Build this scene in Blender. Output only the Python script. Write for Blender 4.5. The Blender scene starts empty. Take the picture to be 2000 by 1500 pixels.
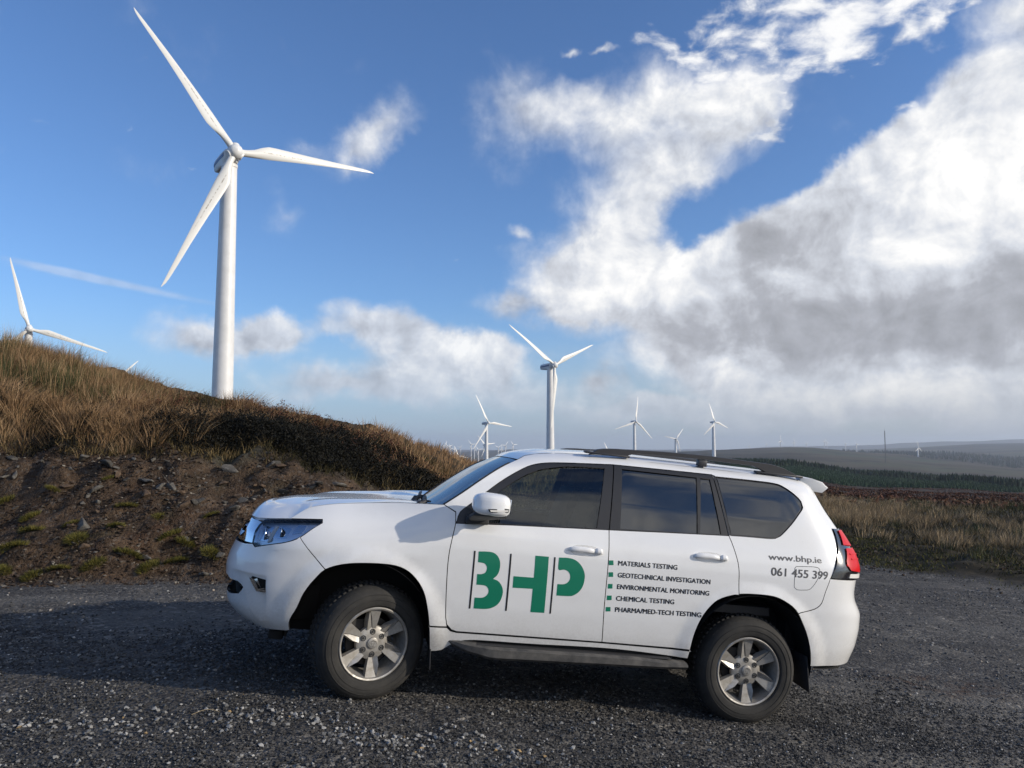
import bpy, bmesh, math, random
import numpy as np
from mathutils import Matrix, Vector
from mathutils.geometry import delaunay_2d_cdt
random.seed(7); RNG=np.random.default_rng(11)
SC=bpy.context.scene
COL=SC.collection
R=math.radians
# ------------------------------------------------------------------ camera
FPX=1503.0; PITCH=4.64; CAMZ=1.7
cam_d=bpy.data.cameras.new('camera'); cam=bpy.data.objects.new('camera',cam_d); COL.objects.link(cam)
cam_d.sensor_width=36; cam_d.lens=36*FPX/2000; cam_d.clip_start=.05; cam_d.clip_end=60000
cam.location=(0,0,CAMZ); cam.rotation_euler=(R(90+PITCH),0,0)
SC.camera=cam
SC.view_settings.view_transform='Standard'; SC.view_settings.look='None'
SC.view_settings.exposure=0.10; SC.view_settings.gamma=1.0
HAZE=1.15e-4
SUN_EL=19.0; SUN_AZ=104.0        # azimuth clockwise from +Y
SUN_DIR=Vector((math.sin(R(SUN_AZ))*math.cos(R(SUN_EL)),math.cos(R(SUN_AZ))*math.cos(R(SUN_EL)),math.sin(R(SUN_EL))))
def pxdir(px,py):
    c,s=math.cos(R(PITCH)),math.sin(R(PITCH)); u=-(py-750)/FPX
    return Vector(((px-1000)/FPX, c-u*s, s+u*c))
def px_ae(px,py):
    d=pxdir(px,py); return (math.degrees(math.atan2(d.x,d.y)), math.degrees(math.atan2(d.z,math.hypot(d.x,d.y))))
# ------------------------------------------------------------------ node helper
class NT:
    def __init__(s,tree): s.t=tree; s.n=tree.nodes; s.l=tree.links
    def node(s,typ,**kw):
        n=s.n.new(typ)
        for k,v in kw.items(): setattr(n,k,v)
        return n
    def put(s,sock,v):
        if hasattr(v,'is_output'): s.l.new(v,sock)
        elif v is not None: sock.default_value=v
    def math(s,op,a,b=None,c=None,clamp=False):
        n=s.node('ShaderNodeMath',operation=op,use_clamp=clamp)
        for i,v in enumerate((a,b,c)):
            if v is not None: s.put(n.inputs[i],v)
        return n.outputs[0]
    def vmath(s,op,a,b=None):
        n=s.node('ShaderNodeVectorMath',operation=op); s.put(n.inputs[0],a)
        if b is not None: s.put(n.inputs[1],b)
        return n.outputs[0]
    def mix(s,f,a,b,blend='MIX'):
        n=s.node('ShaderNodeMix',data_type='RGBA',blend_type=blend); n.clamp_factor=True
        s.put(n.inputs[0],f); s.put(n.inputs[6],a); s.put(n.inputs[7],b); return n.outputs[2]
    def mapr(s,v,a,b,c=0.,d=1.,smooth=True):
        n=s.node('ShaderNodeMapRange',interpolation_type='SMOOTHSTEP' if smooth else 'LINEAR')
        s.put(n.inputs[0],v)
        for i,x in enumerate((a,b,c,d)): n.inputs[i+1].default_value=x
        return n.outputs[0]
    def noise(s,vec,scale,detail=4,rough=.55,dist=0.,out=0):
        n=s.node('ShaderNodeTexNoise'); s.put(n.inputs['Vector'],vec); n.inputs['Scale'].default_value=scale
        n.inputs['Detail'].default_value=detail; n.inputs['Roughness'].default_value=rough; n.inputs['Distortion'].default_value=dist
        return n.outputs[out]
    def vor(s,vec,scale,feature='F1',out=0):
        n=s.node('ShaderNodeTexVoronoi',feature=feature); s.put(n.inputs['Vector'],vec); n.inputs['Scale'].default_value=scale
        return n.outputs[out]
    def ramp(s,v,pts):
        n=s.node('ShaderNodeValToRGB'); s.put(n.inputs[0],v); e=n.color_ramp.elements
        while len(e)<len(pts): e.new(.5)
        for i,(p,c) in enumerate(pts): e[i].position=p; e[i].color=(*c,1) if len(c)==3 else c
        return n.outputs[0]
# ------------------------------------------------------------------ world: sky + clouds by direction
wld=bpy.data.worlds.new('World'); SC.world=wld; wld.use_nodes=True
w=NT(wld.node_tree); w.n.clear()
sky=w.node('ShaderNodeTexSky'); sky.sky_type='NISHITA'; sky.sun_disc=False
sky.sun_elevation=R(SUN_EL); sky.sun_rotation=R(SUN_AZ); sky.altitude=250; sky.air_density=1.0; sky.dust_density=.6; sky.ozone_density=2.2
tc=w.node('ShaderNodeTexCoord'); sep=w.node('ShaderNodeSeparateXYZ'); w.l.new(tc.outputs['Generated'],sep.inputs[0])
dx,dy,dz=sep.outputs
ay=w.math('ABSOLUTE',dy)
A=w.math('MULTIPLY',w.math('ARCTAN2',dx,ay),57.2958)
E=w.math('MULTIPLY',w.math('ARCSINE',dz),57.2958)
cmb=w.node('ShaderNodeCombineXYZ'); w.l.new(A,cmb.inputs[0]); w.l.new(E,cmb.inputs[1]); AE=cmb.outputs[0]
zz=w.math('ADD',w.math('MAXIMUM',dz,0.),.16)
cm2=w.node('ShaderNodeCombineXYZ'); w.l.new(w.math('DIVIDE',dx,zz),cm2.inputs[0]); w.l.new(w.math('DIVIDE',dy,zz),cm2.inputs[1]); PL=cm2.outputs[0]
DEG=26.5   # pixels per degree near the centre
warp=w.vmath('SCALE',w.vmath('SUBTRACT',w.noise(AE,.16,5,.6,out=1),(.5,.5,.5)),None); warp.node.inputs['Scale'].default_value=5.0
AEw=w.vmath('ADD',AE,w.vmath('MULTIPLY',warp,(1.,1.,0.)))
def blobs(lst,src):
    acc=None
    for px,py,rx,ry,rot,k in lst:
        a,e=px_ae(px,py); m=w.node('ShaderNodeMapping',vector_type='TEXTURE'); w.l.new(src,m.inputs[0])
        m.inputs['Location'].default_value=(a,e,0); m.inputs['Rotation'].default_value=(0,0,R(-rot)); m.inputs['Scale'].default_value=(rx/DEG,ry/DEG,1)
        g=w.node('ShaderNodeTexGradient',gradient_type='QUADRATIC_SPHERE'); w.l.new(m.outputs[0],g.inputs[0])
        g2=w.math('POWER',g.outputs['Fac'],.6)
        acc=w.math('MULTIPLY',g2,k) if acc is None else w.math('MULTIPLY_ADD',g2,k,acc)
    return acc
# (px, py, rx, ry, rot, weight)
S_MAIN=blobs([(1290,205,300,110,-6,1.0),(1440,225,190,120,-20,.8),(1030,225,180,120,10,.48),(1000,260,110,120,0,.22),(1150,200,120,60,0,.3),(1345,440,80,90,0,-1.1),(1460,400,190,85,-28,-.45),(1650,250,260,90,-35,-.9),
 (1230,430,190,200,-35,1.1),(1320,345,130,90,0,.7),(1120,530,180,110,0,1.0),(1300,545,320,110,0,1.2),(1120,600,160,80,0,.7),
 (1480,590,420,150,0,1.3),(1530,480,260,140,0,1.2),(1780,470,420,230,-12,1.6),(1900,330,330,190,-25,1.5),(1980,450,380,300,0,1.6),(1700,370,220,120,-25,.7),
 (1750,640,560,200,0,1.6),(1600,720,500,110,0,.9),(1900,760,500,110,0,1.2),(1990,20,130,70,0,.8),(1760,590,600,220,-4,.7),
 (2300,500,500,500,0,1.4),(2700,300,500,600,0,1.3)],AEw)
S_HI=blobs([(1600,45,420,110,-10,1.2),(1430,100,260,110,-30,.9),(1790,30,220,90,-14,.8),(1530,160,150,90,-30,.8),(1490,235,100,60,-30,.8),(1260,75,60,30,0,.35),(1910,210,230,130,-32,1.0),(1960,260,200,130,-20,1.0),
 (1250,80,90,70,0,.4)],AEw)
S_SOFT=blobs([(430,650,190,62,2,1.0),(540,660,90,50,0,.7),(730,635,130,58,0,.95),(640,655,50,30,0,.4),(860,690,190,70,0,1.2),(950,700,110,70,0,.9),(660,745,260,55,0,.8),(760,235,120,75,-32,.62),(700,285,120,60,-20,.42),(590,285,60,40,0,.3),
 (1020,462,52,28,8,.5),(1440,720,120,60,0,.9),(1180,745,70,40,0,.7),(1250,800,400,60,0,.6),(1700,800,600,60,0,.9),(1400,690,500,45,0,.6),(560,405,70,60,0,.3),(1120,90,32,16,0,.6),(1180,85,40,14,0,.6),(1010,590,150,50,0,.7),(930,760,300,60,0,.7)],AEw)
S_TRAIL=blobs([(230,553,230,11,8.3,1.0),(120,533,130,13,7,.7)],AE)
S_DARK=blobs([(1520,490,170,95,0,1.3),(1460,500,110,60,0,.5),(1800,610,460,120,0,1.25),(1500,640,420,75,0,.95),(1650,690,420,80,0,1.0),(1250,615,220,45,0,.6),(1950,570,260,120,0,.9),(430,665,170,40,0,.8),(730,650,110,36,0,.6),(640,750,250,40,0,.5),(760,690,70,30,0,.6),(1180,745,60,35,0,.8),(1310,280,230,70,0,.35),(1650,430,200,80,-10,.3),(1020,600,110,40,0,.8),(1200,330,120,60,0,.2)],AEw)
S_LITE=blobs([(1940,340,200,120,-15,.55),(1830,480,320,90,-10,.40),(1330,510,150,60,-10,.8),(1150,570,140,50,0,.8),(920,690,80,60,0,1.0),(1730,770,330,45,0,.7),(1440,715,90,40,0,.8),(1230,430,160,180,-30,.35),(1550,60,420,120,-10,.8),(1280,190,240,90,0,.25),(1850,330,260,160,-25,.4),(860,680,70,40,0,.6),(1240,590,230,40,0,.4)],AEw)
n1=w.noise(PL,2.0,7,.5,.15); n2=w.noise(PL,12.5,5,.55,.25); n3=w.noise(AE,.24,8,.6,.25)
off=w.vmath('ADD',PL,(.05,-.02,0.)); n1b=w.noise(off,2.0,7,.5,.15); n3b=w.noise(w.vmath('ADD',AE,(.8,.6,0.)),.24,8,.6,.25)
cen=lambda n,k: w.math('MULTIPLY',w.math('SUBTRACT',n,.5),k)
d1=w.math('ADD',w.math('MINIMUM',w.math('MULTIPLY',S_MAIN,1.1),1.3),w.math('ADD',cen(n1,.55),cen(n3,.8)))
m1=w.mapr(d1,.08,.98)
d2=w.math('ADD',w.math('MINIMUM',S_HI,.8),w.math('ADD',cen(n2,2.1),cen(n1,.7)))
m2=w.mapr(d2,.42,1.08,0,.92)
d3=w.math('ADD',w.math('MINIMUM',w.math('MULTIPLY',S_SOFT,1.35),1.1),w.math('ADD',cen(n3,.8),cen(n1,.3)))
m3=w.mapr(d3,.10,.95,0,.9)
m4=w.math('MULTIPLY',w.mapr(w.math('ADD',S_TRAIL,cen(n2,.5)),.05,.9),.34)
# away from the picture: broken cloud everywhere else
far=w.mapr(w.math('ABSOLUTE',A),38,55); back=w.mapr(dy,.15,-.2)
m5=w.math('MULTIPLY',w.mapr(n1,.44,.62),w.math('MAXIMUM',far,back)); m5=w.math('MULTIPLY',m5,w.mapr(A,-50,40,.06,.9))
mask=m1
for m in (m2,m3,m4,m5): mask=w.math('MAXIMUM',mask,m)
relief=w.math('ADD',w.math('MULTIPLY',w.math('SUBTRACT',n1,n1b),.35),w.math('MULTIPLY',w.math('SUBTRACT',n3,n3b),1.15))
bright=w.math('ADD',w.math('SUBTRACT',w.math('ADD',.66,w.math('MULTIPLY',S_LITE,.42)),w.math('MULTIPLY',w.math('MINIMUM',S_DARK,1.25),.33)),w.math('ADD',relief,cen(n3,.16)))
bright=w.math('ADD',bright,w.math('MULTIPLY',w.math('MULTIPLY',m2,w.math('SUBTRACT',1.,m1)),.3))
ccol=w.ramp(bright,[(0.,(.31,.32,.35)),(.35,(.43,.445,.49)),(.65,(.66,.69,.75)),(1.,(1.02,1.01,.99))])
ccol=w.mix(w.math('MULTIPLY',w.math('MAXIMUM',far,back),w.mapr(A,-30,30,.7,.15)),ccol,(.20,.21,.235,1))
lum=w.node('ShaderNodeMix',data_type='RGBA',blend_type='MULTIPLY'); lum.inputs[0].default_value=1.
w.l.new(sky.outputs[0],lum.inputs[6]); lum.inputs[7].default_value=(.90,1.18,1.58,1)
skyc=lum.outputs[2]
hz=w.mapr(E,11.0,-.5,0,.80)
hcol=w.mix(w.mapr(A,-25,32),(3.7,5.1,6.9,1),(4.2,4.5,4.8,1))
skyc=w.mix(hz,skyc,hcol)
cl10=w.mix(1.,ccol,w.mix(w.math('MULTIPLY',back,w.mapr(A,-30,30)),(10.,10.,10.,1),(16.,15.6,15.,1)),'MULTIPLY')
cl10=w.mix(w.mapr(E,7.,0.,0,.75),cl10,hcol)
fin=w.mix(mask,skyc,cl10)
bg=w.node('ShaderNodeBackground'); w.l.new(fin,bg.inputs[0]); bg.inputs[1].default_value=.1
wo=w.node('ShaderNodeOutputWorld'); w.l.new(bg.outputs[0],wo.inputs[0])
# ------------------------------------------------------------------ sun
sd=bpy.data.lights.new('sun','SUN'); sd.energy=3.6; sd.angle=R(.55); sd.color=(1.,.90,.76)
so=bpy.data.objects.new('sun',sd); COL.objects.link(so); so.rotation_euler=(-SUN_DIR).to_track_quat('-Z','Y').to_euler()
# ------------------------------------------------------------------ materials
def mat(name,col=(.8,.8,.8),rough=.5,metal=0.,**kw):
    m=bpy.data.materials.new(name); m.use_nodes=True; n=NT(m.node_tree); b=n.n['Principled BSDF']
    b.inputs['Base Color'].default_value=(*col,1); b.inputs['Roughness'].default_value=rough; b.inputs['Metallic'].default_value=metal
    for k,v in kw.items(): b.inputs[k].default_value=v
    return m
def matn(name,**kw):
    m=mat(name,**kw); n=NT(m.node_tree); return m,n,n.n['Principled BSDF']
def bump(n,b,h,strength,dist):
    bn=n.node('ShaderNodeBump'); n.put(bn.inputs['Height'],h); bn.inputs['Strength'].default_value=strength; bn.inputs['Distance'].default_value=dist
    n.l.new(bn.outputs[0],b.inputs['Normal'])
# ------------------------------------------------------------------ object helpers
def link(name,me,m=None,parent=None,loc=None):
    o=bpy.data.objects.new(name,me); COL.objects.link(o)
    if m is not None and me is not None and not me.materials:
        for x in (m if isinstance(m,(list,tuple)) else [m]): me.materials.append(x)
    if parent is not None: o.parent=parent
    if loc is not None: o.location=loc
    return o
def tag(o,label=None,cat=None,group=None,kind=None):
    if label: o['label']=label
    if cat: o['category']=cat
    if group: o['group']=group
    if kind: o['kind']=kind
    return o
def empty(name,loc=(0,0,0)):
    o=bpy.data.objects.new(name,None); COL.objects.link(o); o.location=loc; o.empty_display_size=.2; return o
def mesh_np(name,v,faces_flat,loop_tot,smooth=False):
    me=bpy.data.meshes.new(name); v=np.asarray(v,np.float32); f=np.asarray(faces_flat,np.int32); lt=np.asarray(loop_tot,np.int32)
    me.vertices.add(len(v)); me.vertices.foreach_set('co',v.ravel()); me.loops.add(len(f)); me.loops.foreach_set('vertex_index',f)
    me.polygons.add(len(lt)); me.polygons.foreach_set('loop_start',np.concatenate([[0],np.cumsum(lt)[:-1]]).astype(np.int32)); me.polygons.foreach_set('loop_total',lt)
    me.polygons.foreach_set('use_smooth',np.full(len(lt),smooth)); me.update(calc_edges=True); me.validate(); return me
def tri_mesh(name,v,t,smooth=False):
    t=np.asarray(t); return mesh_np(name,v,t.ravel(),np.full(len(t),3),smooth)
def attr(me,name,vals,dom='POINT'):
    a=me.attributes.new(name,'FLOAT',dom); a.data.foreach_set('value',np.asarray(vals,np.float32))
class MB:
    "collects simple shapes, builds one mesh object"
    def __init__(s): s.v=[]; s.f=[]
    def add(s,v,f):
        k=len(s.v); s.v+=[tuple(x) for x in v]; s.f+=[[i+k for i in g] for g in f]; return s
    def box(s,c,d,M=None):
        x,y,z=d[0]/2,d[1]/2,d[2]/2; v=[Vector((a*x,b*y,e*z)) for a in(-1,1) for b in(-1,1) for e in(-1,1)]
        if M is not None: v=[M@p for p in v]
        return s.add([p+Vector(c) for p in v],[(0,1,3,2),(4,6,7,5),(0,4,5,1),(2,3,7,6),(0,2,6,4),(1,5,7,3)])
    def tube(s,pts,rad,n=10,cap=True):
        pts=[Vector(p) for p in pts]; rad=rad if isinstance(rad,(list,tuple)) else [rad]*len(pts); v=[];f=[]
        for i,p in enumerate(pts):
            t=(pts[min(i+1,len(pts)-1)]-pts[max(i-1,0)]).normalized(); a=t.orthogonal().normalized() if i==0 else (pa-t*pa.dot(t)).normalized()
            pa=a; b=t.cross(a)
            v+=[p+(a*math.cos(k*2*math.pi/n)+b*math.sin(k*2*math.pi/n))*rad[i] for k in range(n)]
        for i in range(len(pts)-1):
            for k in range(n): f.append((i*n+k,i*n+(k+1)%n,(i+1)*n+(k+1)%n,(i+1)*n+k))
        if cap: f.append(tuple(range(n-1,-1,-1))); f.append(tuple((len(pts)-1)*n+k for k in range(n)))
        return s.add(v,f)
    def prism(s,poly,d):
        "poly of 3D points extruded by vector d"
        n=len(poly); d=Vector(d); v=[Vector(p) for p in poly]+[Vector(p)+d for p in poly]
        return s.add(v,[tuple(range(n-1,-1,-1)),tuple(range(n,2*n))]+[(i,(i+1)%n,n+(i+1)%n,n+i) for i in range(n)])
    def lathe(s,prof,n=48,axis='Y',c=(0,0,0),close=False):
        v=[];f=[];m=len(prof)
        for k in range(n):
            a=2*math.pi*k/n
            for r,h in prof:
                p=(r*math.cos(a),h,r*math.sin(a)) if axis=='Y' else ((r*math.cos(a),r*math.sin(a),h) if axis=='Z' else (h,r*math.cos(a),r*math.sin(a)))
                v.append((p[0]+c[0],p[1]+c[1],p[2]+c[2]))
        for k in range(n):
            for i in range(m-1 if not close else m): f.append((k*m+i,k*m+(i+1)%m,((k+1)%n)*m+(i+1)%m,((k+1)%n)*m+i))
        return s.add(v,f)
    def mesh(s,name,bevel=0.,smooth=30,seg=2):
        me=bpy.data.meshes.new(name); bm=bmesh.new(); vs=[bm.verts.new(p) for p in s.v]
        for g in s.f:
            try: bm.faces.new([vs[i] for i in g])
            except ValueError: pass
        bmesh.ops.remove_doubles(bm,verts=bm.verts,dist=1e-5)
        bmesh.ops.recalc_face_normals(bm,faces=bm.faces)
        if bevel>0:
            ed=[e for e in bm.edges if len(e.link_faces)==2 and e.calc_face_angle(0)>R(35)]
            bmesh.ops.bevel(bm,geom=ed,offset=bevel,segments=seg,affect='EDGES',profile=.5,clamp_overlap=True)
        if smooth:
            for f in bm.faces: f.smooth=True
            for e in bm.edges:
                if len(e.link_faces)==2 and e.calc_face_angle(0)>R(smooth): e.smooth=False
        bm.to_mesh(me); bm.free(); return me
    def build(s,name,m,parent=None,bevel=0.,smooth=30,seg=2):
        return link(name,s.mesh(name,bevel,smooth,seg),m,parent)
# value noise (numpy)
def vnoise(x,y,seed=0):
    xi=np.floor(x).astype(np.int64); yi=np.floor(y).astype(np.int64); fx=x-xi; fy=y-yi; fx=fx*fx*(3-2*fx); fy=fy*fy*(3-2*fy)
    def h(a,b):
        n=(a*374761393+b*668265263+seed*1442695041)&0xFFFFFFFF; n=((n^(n>>13))*1274126177)&0xFFFFFFFF; return ((n^(n>>16))&0xFFFF)/65535.
    return (h(xi,yi)*(1-fx)+h(xi+1,yi)*fx)*(1-fy)+(h(xi,yi+1)*(1-fx)+h(xi+1,yi+1)*fx)*fy
def fbm(x,y,sc,o=4,seed=0,g=.5):
    r=0.;a=1.;t=0.
    for i in range(o): r=r+a*(vnoise(x*sc,y*sc,seed+i)-.5); t+=a; a*=g; sc*=2.03
    return r/t*2
import numpy as np, math
def _tab(pts,sig):
    xs=np.arange(-3,3,.005); ys=np.interp(xs,[p[0] for p in pts],[p[1] for p in pts])
    k=np.exp(-.5*(np.arange(-40,41)*.005/sig)**2); k/=k.sum()
    return xs,np.convolve(np.pad(ys,40,mode='edge'),k,'valid')
LOW=_tab([(.20,.83),(.36,.872),(.45,.895),(.55,.912),(.70,.926),(.85,.934),(1.0,.936),(1.1,.931),(1.18,.918),(1.25,.895),(1.30,.877),(1.36,.858),(1.5,.815),(1.65,.760),(1.75,.718),(1.79,.69),(1.82,.65),(1.845,.60),(1.862,.54),(1.9,.40)],.014)
XF=_tab([(.2,2.1),(.36,2.22),(.40,2.30),(.44,2.37),(.48,2.42),(.52,2.45),(.6,2.46),(.68,2.48),(.77,2.49),(.85,2.475),(.92,2.45),(1.04,2.42),(1.11,2.38),(1.16,2.31),(1.2,2.24),(1.25,2.18),(1.3,2.12)],.014)
XR=_tab([(.3,-2.36),(.44,-2.38),(.5,-2.40),(.6,-2.44),(.72,-2.46),(.85,-2.46),(.94,-2.40),(1.0,-2.385),(1.1,-2.40),(1.2,-2.415),(1.3,-2.385),(1.42,-2.30),(1.51,-2.225),(1.64,-2.12),(1.74,-2.065),(1.85,-2.01)],.02)
ZR=_tab([(-2.2,1.845),(-1.9,1.857),(-1.6,1.864),(-.4,1.862),(-.1,1.842),(.17,1.822),(.31,1.804),(.455,1.779),(.59,1.74),(.8,1.66)],.05)
NF,NR,XCF,XCR,AF0,AR0,B0=3.4,4.5,1.3,-1.5,1.15,.93,.93
UF=XCF+AF0+B0; UR=XCR-AR0-B0
def T(t,x): return np.interp(x,t[0],t[1])
def sst(a,b,x):
    t=np.clip((x-a)/(b-a),0,1); return t*t*(3-2*t)
def Wb(x,z):
    k=sst(1.55,1.75,z); zz=z+k*(1.862-T(ZR,x))
    b=T(LOW,zz)
    b=b-sst(.9,1.7,x)*(np.clip(z-.95,0,1)/.2)**2*.05
    for cx,rr in ((1.46,.50),(-1.40,.50)):
        r=np.hypot(x-cx,z-.42); b=b+.020*(1-sst(0,.13,r-rr))*sst(.3,.5,z)
    return b
def surfP(U,z):
    U=np.asarray(U,float);z=np.asarray(z,float)
    f=U>XCF; r=U<XCR
    xc=np.where(f,XCF,XCR); s=np.where(f,1.,-1.); n=np.where(f,NF,NR)
    a=np.where(f,T(XF,z)-XCF,XCR-T(XR,z)); a0=np.where(f,AF0,AR0)
    d=np.abs(U-xc); q=np.clip(d/a0,0,1); p=np.clip(1-(d-a0)/B0,-1,1); p=np.where(d>a0,p,1.)
    pa=np.abs(p)
    den=np.where(d<=a0,(1+q**n)**(1/n),(1+pa**n)**(1/n))
    xx=xc+s*a*np.where(d<=a0,q,1.)/den
    x=np.where(f|r,xx,U)
    fac=np.where(f|r,np.where(d<=a0,1.,p)/den,1.)
    y=Wb(x,z)*fac
    return np.stack([x,y,z],-1)
def x2u(x,z):
    if x>XCF: a=T(XF,z)-XCF;n=NF;s=1;d=x-XCF;xc=XCF;a0=AF0
    elif x<XCR: a=XCR-T(XR,z);n=NR;s=-1;d=XCR-x;xc=XCR;a0=AR0
    else: return float(x)
    X=min(d/a,.99999)
    q=X/(1-X**n)**(1/n)
    return float(xc+s*(a0*q if q<=1 else a0+B0*(1-1/q)))
def W(x,z):
    b=float(Wb(x,z))
    if x>XCF: a=T(XF,z)-XCF;n=NF;X=min((x-XCF)/a,1)
    elif x<XCR: a=XCR-T(XR,z);n=NR;X=min((XCR-x)/a,1)
    else: return b
    return b*max(0,1-X**n)**(1/n)
FARCH=[(2.022,0.425),(1.921,0.558),(1.856,0.688),(1.791,0.787),(1.73,0.862),(1.617,0.907),(1.472,0.927),(1.31,0.931),(1.206,0.909),(1.125,0.853),(1.062,0.772),(1.025,0.674),(0.995,0.55),(0.965,0.359)]
SILLBOT=[(0.965,0.359),(0.888,0.372),(0.799,0.43),(0.674,0.459),(0.25,0.46),(-0.339,0.474),(-0.907,0.438)]
RARCH=[(-0.905,0.446),(-0.924,0.613),(-0.969,0.745),(-1.039,0.846),(-1.114,0.902),(-1.249,0.943),(-1.405,0.953),(-1.538,0.945),(-1.638,0.908),(-1.7,0.863),(-1.753,0.778),(-1.807,0.679),(-1.86,0.56),(-1.89,0.477)]
DLO=[(0.883,1.259),(0.865,1.327),(0.776,1.406),(0.6,1.559),(0.46,1.656),(0.361,1.709),(0.253,1.738),(0.116,1.754),(-0.062,1.768),(-0.273,1.783),(-0.335,1.784),(-1.053,1.793)]
QGLASS=[(-1.085,1.789),(-1.675,1.788),(-1.853,1.767),(-1.977,1.691),(-1.971,1.633),(-1.828,1.553),(-1.579,1.373),(-1.174,1.352)]
BELT=[(0.8876,1.2514),(-0.2335,1.3088),(-1.1597,1.3532)]
FGLASS=[(0.837,1.26),(0.507,1.277),(-0.137,1.312),(-0.202,1.751),(0.168,1.716),(0.314,1.681),(0.44,1.613),(0.596,1.496)]
FGAP=[(0.891,1.248),(0.916,1.034),(0.906,0.806),(0.884,0.605),(0.854,0.538),(0.797,0.51),(0.109,0.515)]
BGAP=[(-0.2315,1.3068),(-0.2321,1.0555),(-0.2325,0.7716),(-0.2511,0.5165)]
BPIL=[(-0.2725,1.783),(-0.2315,1.3068)]
RGAP=[(-1.168,1.353),(-1.201,1.269),(-1.236,1.128),(-1.241,0.942)]
RBOT=[(-0.251,0.516),(-0.908,0.51)]
RGLASS=[(-0.339,1.762),(-0.937,1.76),(-0.919,1.342),(-0.315,1.322)]
SGLASS=[(-0.968,1.76),(-1.053,1.763),(-1.111,1.353),(-0.937,1.344)]
RDBLK=[(-1.07,1.794),(-1.166,1.351)]
BUMPGAP=[(1.989,1.0506),(1.7383,0.8641)]
HEADL=[(2.692,1.124),(2.224,1.157),(1.916,1.178),(1.885,1.155),(1.978,1.055),(2.073,1.01),(2.202,0.982),(2.449,0.942),(2.492,0.961),(2.614,0.951)]
HLINNER=[(2.559,1.112),(2.523,1.049),(2.55,0.961)]
QGAP=[(-2.008,1.114),(-1.933,0.929),(-1.857,0.879),(-1.747,0.847)]
HOODEDGE=[(2.22,1.157),(2.234,1.203),(2.183,1.256),(1.949,1.286),(1.653,1.312),(1.244,1.351)]
FOG=[(2.422,0.733),(2.207,0.732),(2.202,0.65),(2.299,0.651)]
FOGC=[(2.382,0.734),(2.327,0.728),(2.281,0.664),(2.204,0.666),(2.202,0.65),(2.304,0.648)]
LIPCREASE=[(2.577,0.59),(2.506,0.619),(2.285,0.501),(2.441,0.48)]
HANDLE_F=[(0.07,1.147),(0.056,1.161),(-0.081,1.165),(-0.148,1.166),(-0.187,1.152),(-0.183,1.132),(-0.14,1.13),(0.012,1.134)]
HANDLE_R=[(-0.876,1.183),(-0.903,1.199),(-1.038,1.204),(-1.142,1.209),(-1.145,1.175),(-1.085,1.161),(-0.927,1.159)]
FLAP=[(-1.681,1.173),(-1.703,1.182),(-1.867,1.192),(-1.889,1.168),(-1.885,1.124),(-1.839,1.039),(-1.815,1.018),(-1.712,1.01),(-1.688,1.027)]
TAIL=[(-2.2489,1.4788),(-2.195,1.3976),(-2.1298,1.3118),(-2.0654,1.2216),(-2.0046,1.114)]
TL1=[(-2.3899,1.4663),(-2.2417,1.3647)]
TL2=[(-2.2597,1.3365),(-2.1789,1.2271),(-2.2257,1.1875)]
TL3=[(-2.2106,1.1545),(-2.2141,1.1321)]
BAR0=[(0.7447,1.0745),(0.7323,1.0756),(0.7222,0.6783),(0.7345,0.6773)]
BAR1=[(0.4877,1.0777),(0.4752,1.0788),(0.4649,0.6835),(0.478,0.6824)]
BAR2=[(0.1698,1.0823),(0.1575,1.0834),(0.1474,0.6889),(0.159,0.688)]
GB=[(0.7108,1.0734),(0.6497,1.0779),(0.6055,1.0739),(0.5731,1.053),(0.5542,1.0204),(0.549,0.9837),(0.5528,0.9461),(0.566,0.9184),(0.5878,0.8953),(0.5508,0.8825),(0.5227,0.853),(0.5089,0.8168),(0.5109,0.7792),(0.5225,0.7409),(0.5463,0.7123),(0.5819,0.6923),(0.6243,0.6835),(0.6999,0.6812),(0.7024,0.757),(0.6555,0.7588),(0.6297,0.7694),(0.6131,0.7894),(0.6107,0.8136),(0.6214,0.834),(0.6445,0.8453),(0.701,0.8459),(0.7038,0.9186),(0.6753,0.9206),(0.6495,0.9324),(0.6401,0.9544),(0.6426,0.9754),(0.6566,0.9928),(0.6736,0.9981),(0.7076,1.0004)]
GH=[(0.3051,1.0808),(0.2073,1.0821),(0.1961,0.6904),(0.2958,0.6879),(0.2992,0.8505),(0.4434,0.8464),(0.4461,0.9261),(0.2997,0.928)]
GP=[(0.1327,1.0835),(0.0557,1.086),(0.0034,1.0719),(-0.0398,1.0354),(-0.0642,0.9891),(-0.0688,0.9462),(-0.0601,0.8968),(-0.0362,0.857),(0.0001,0.8296),(0.033,0.8214),(0.1236,0.8183),(0.1251,0.8989),(0.0815,0.901),(0.0548,0.914),(0.0393,0.9369),(0.039,0.9639),(0.0486,0.9847),(0.0699,0.999),(0.0927,1.0024),(0.1292,1.0019)]
T0=[(-0.3069,1.068),(-0.7553,1.075),(-0.307,1.1021)]
T1=[(-0.3116,0.9844),(-1.0175,0.994),(-0.3112,1.0185)]
T2=[(-0.3157,0.9019),(-1.0159,0.9117),(-0.315,0.9362)]
T3=[(-0.3169,0.8192),(-0.7544,0.8284),(-0.3158,0.8535)]
T4=[(-0.319,0.7395),(-0.9673,0.753),(-0.3177,0.7739)]
B0_=[(-0.2354,1.0958),(-0.2686,1.0987),(-0.273,1.0666),(-0.2388,1.0625)]
B1_=[(-0.2398,1.0129),(-0.274,1.0159),(-0.2771,0.9841),(-0.243,0.9801)]
B2_=[(-0.2449,0.9308),(-0.2784,0.9336),(-0.2808,0.9012),(-0.2473,0.8978)]
B3_=[(-0.2458,0.8488),(-0.2804,0.8517),(-0.2836,0.8197),(-0.2485,0.8163)]
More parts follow.
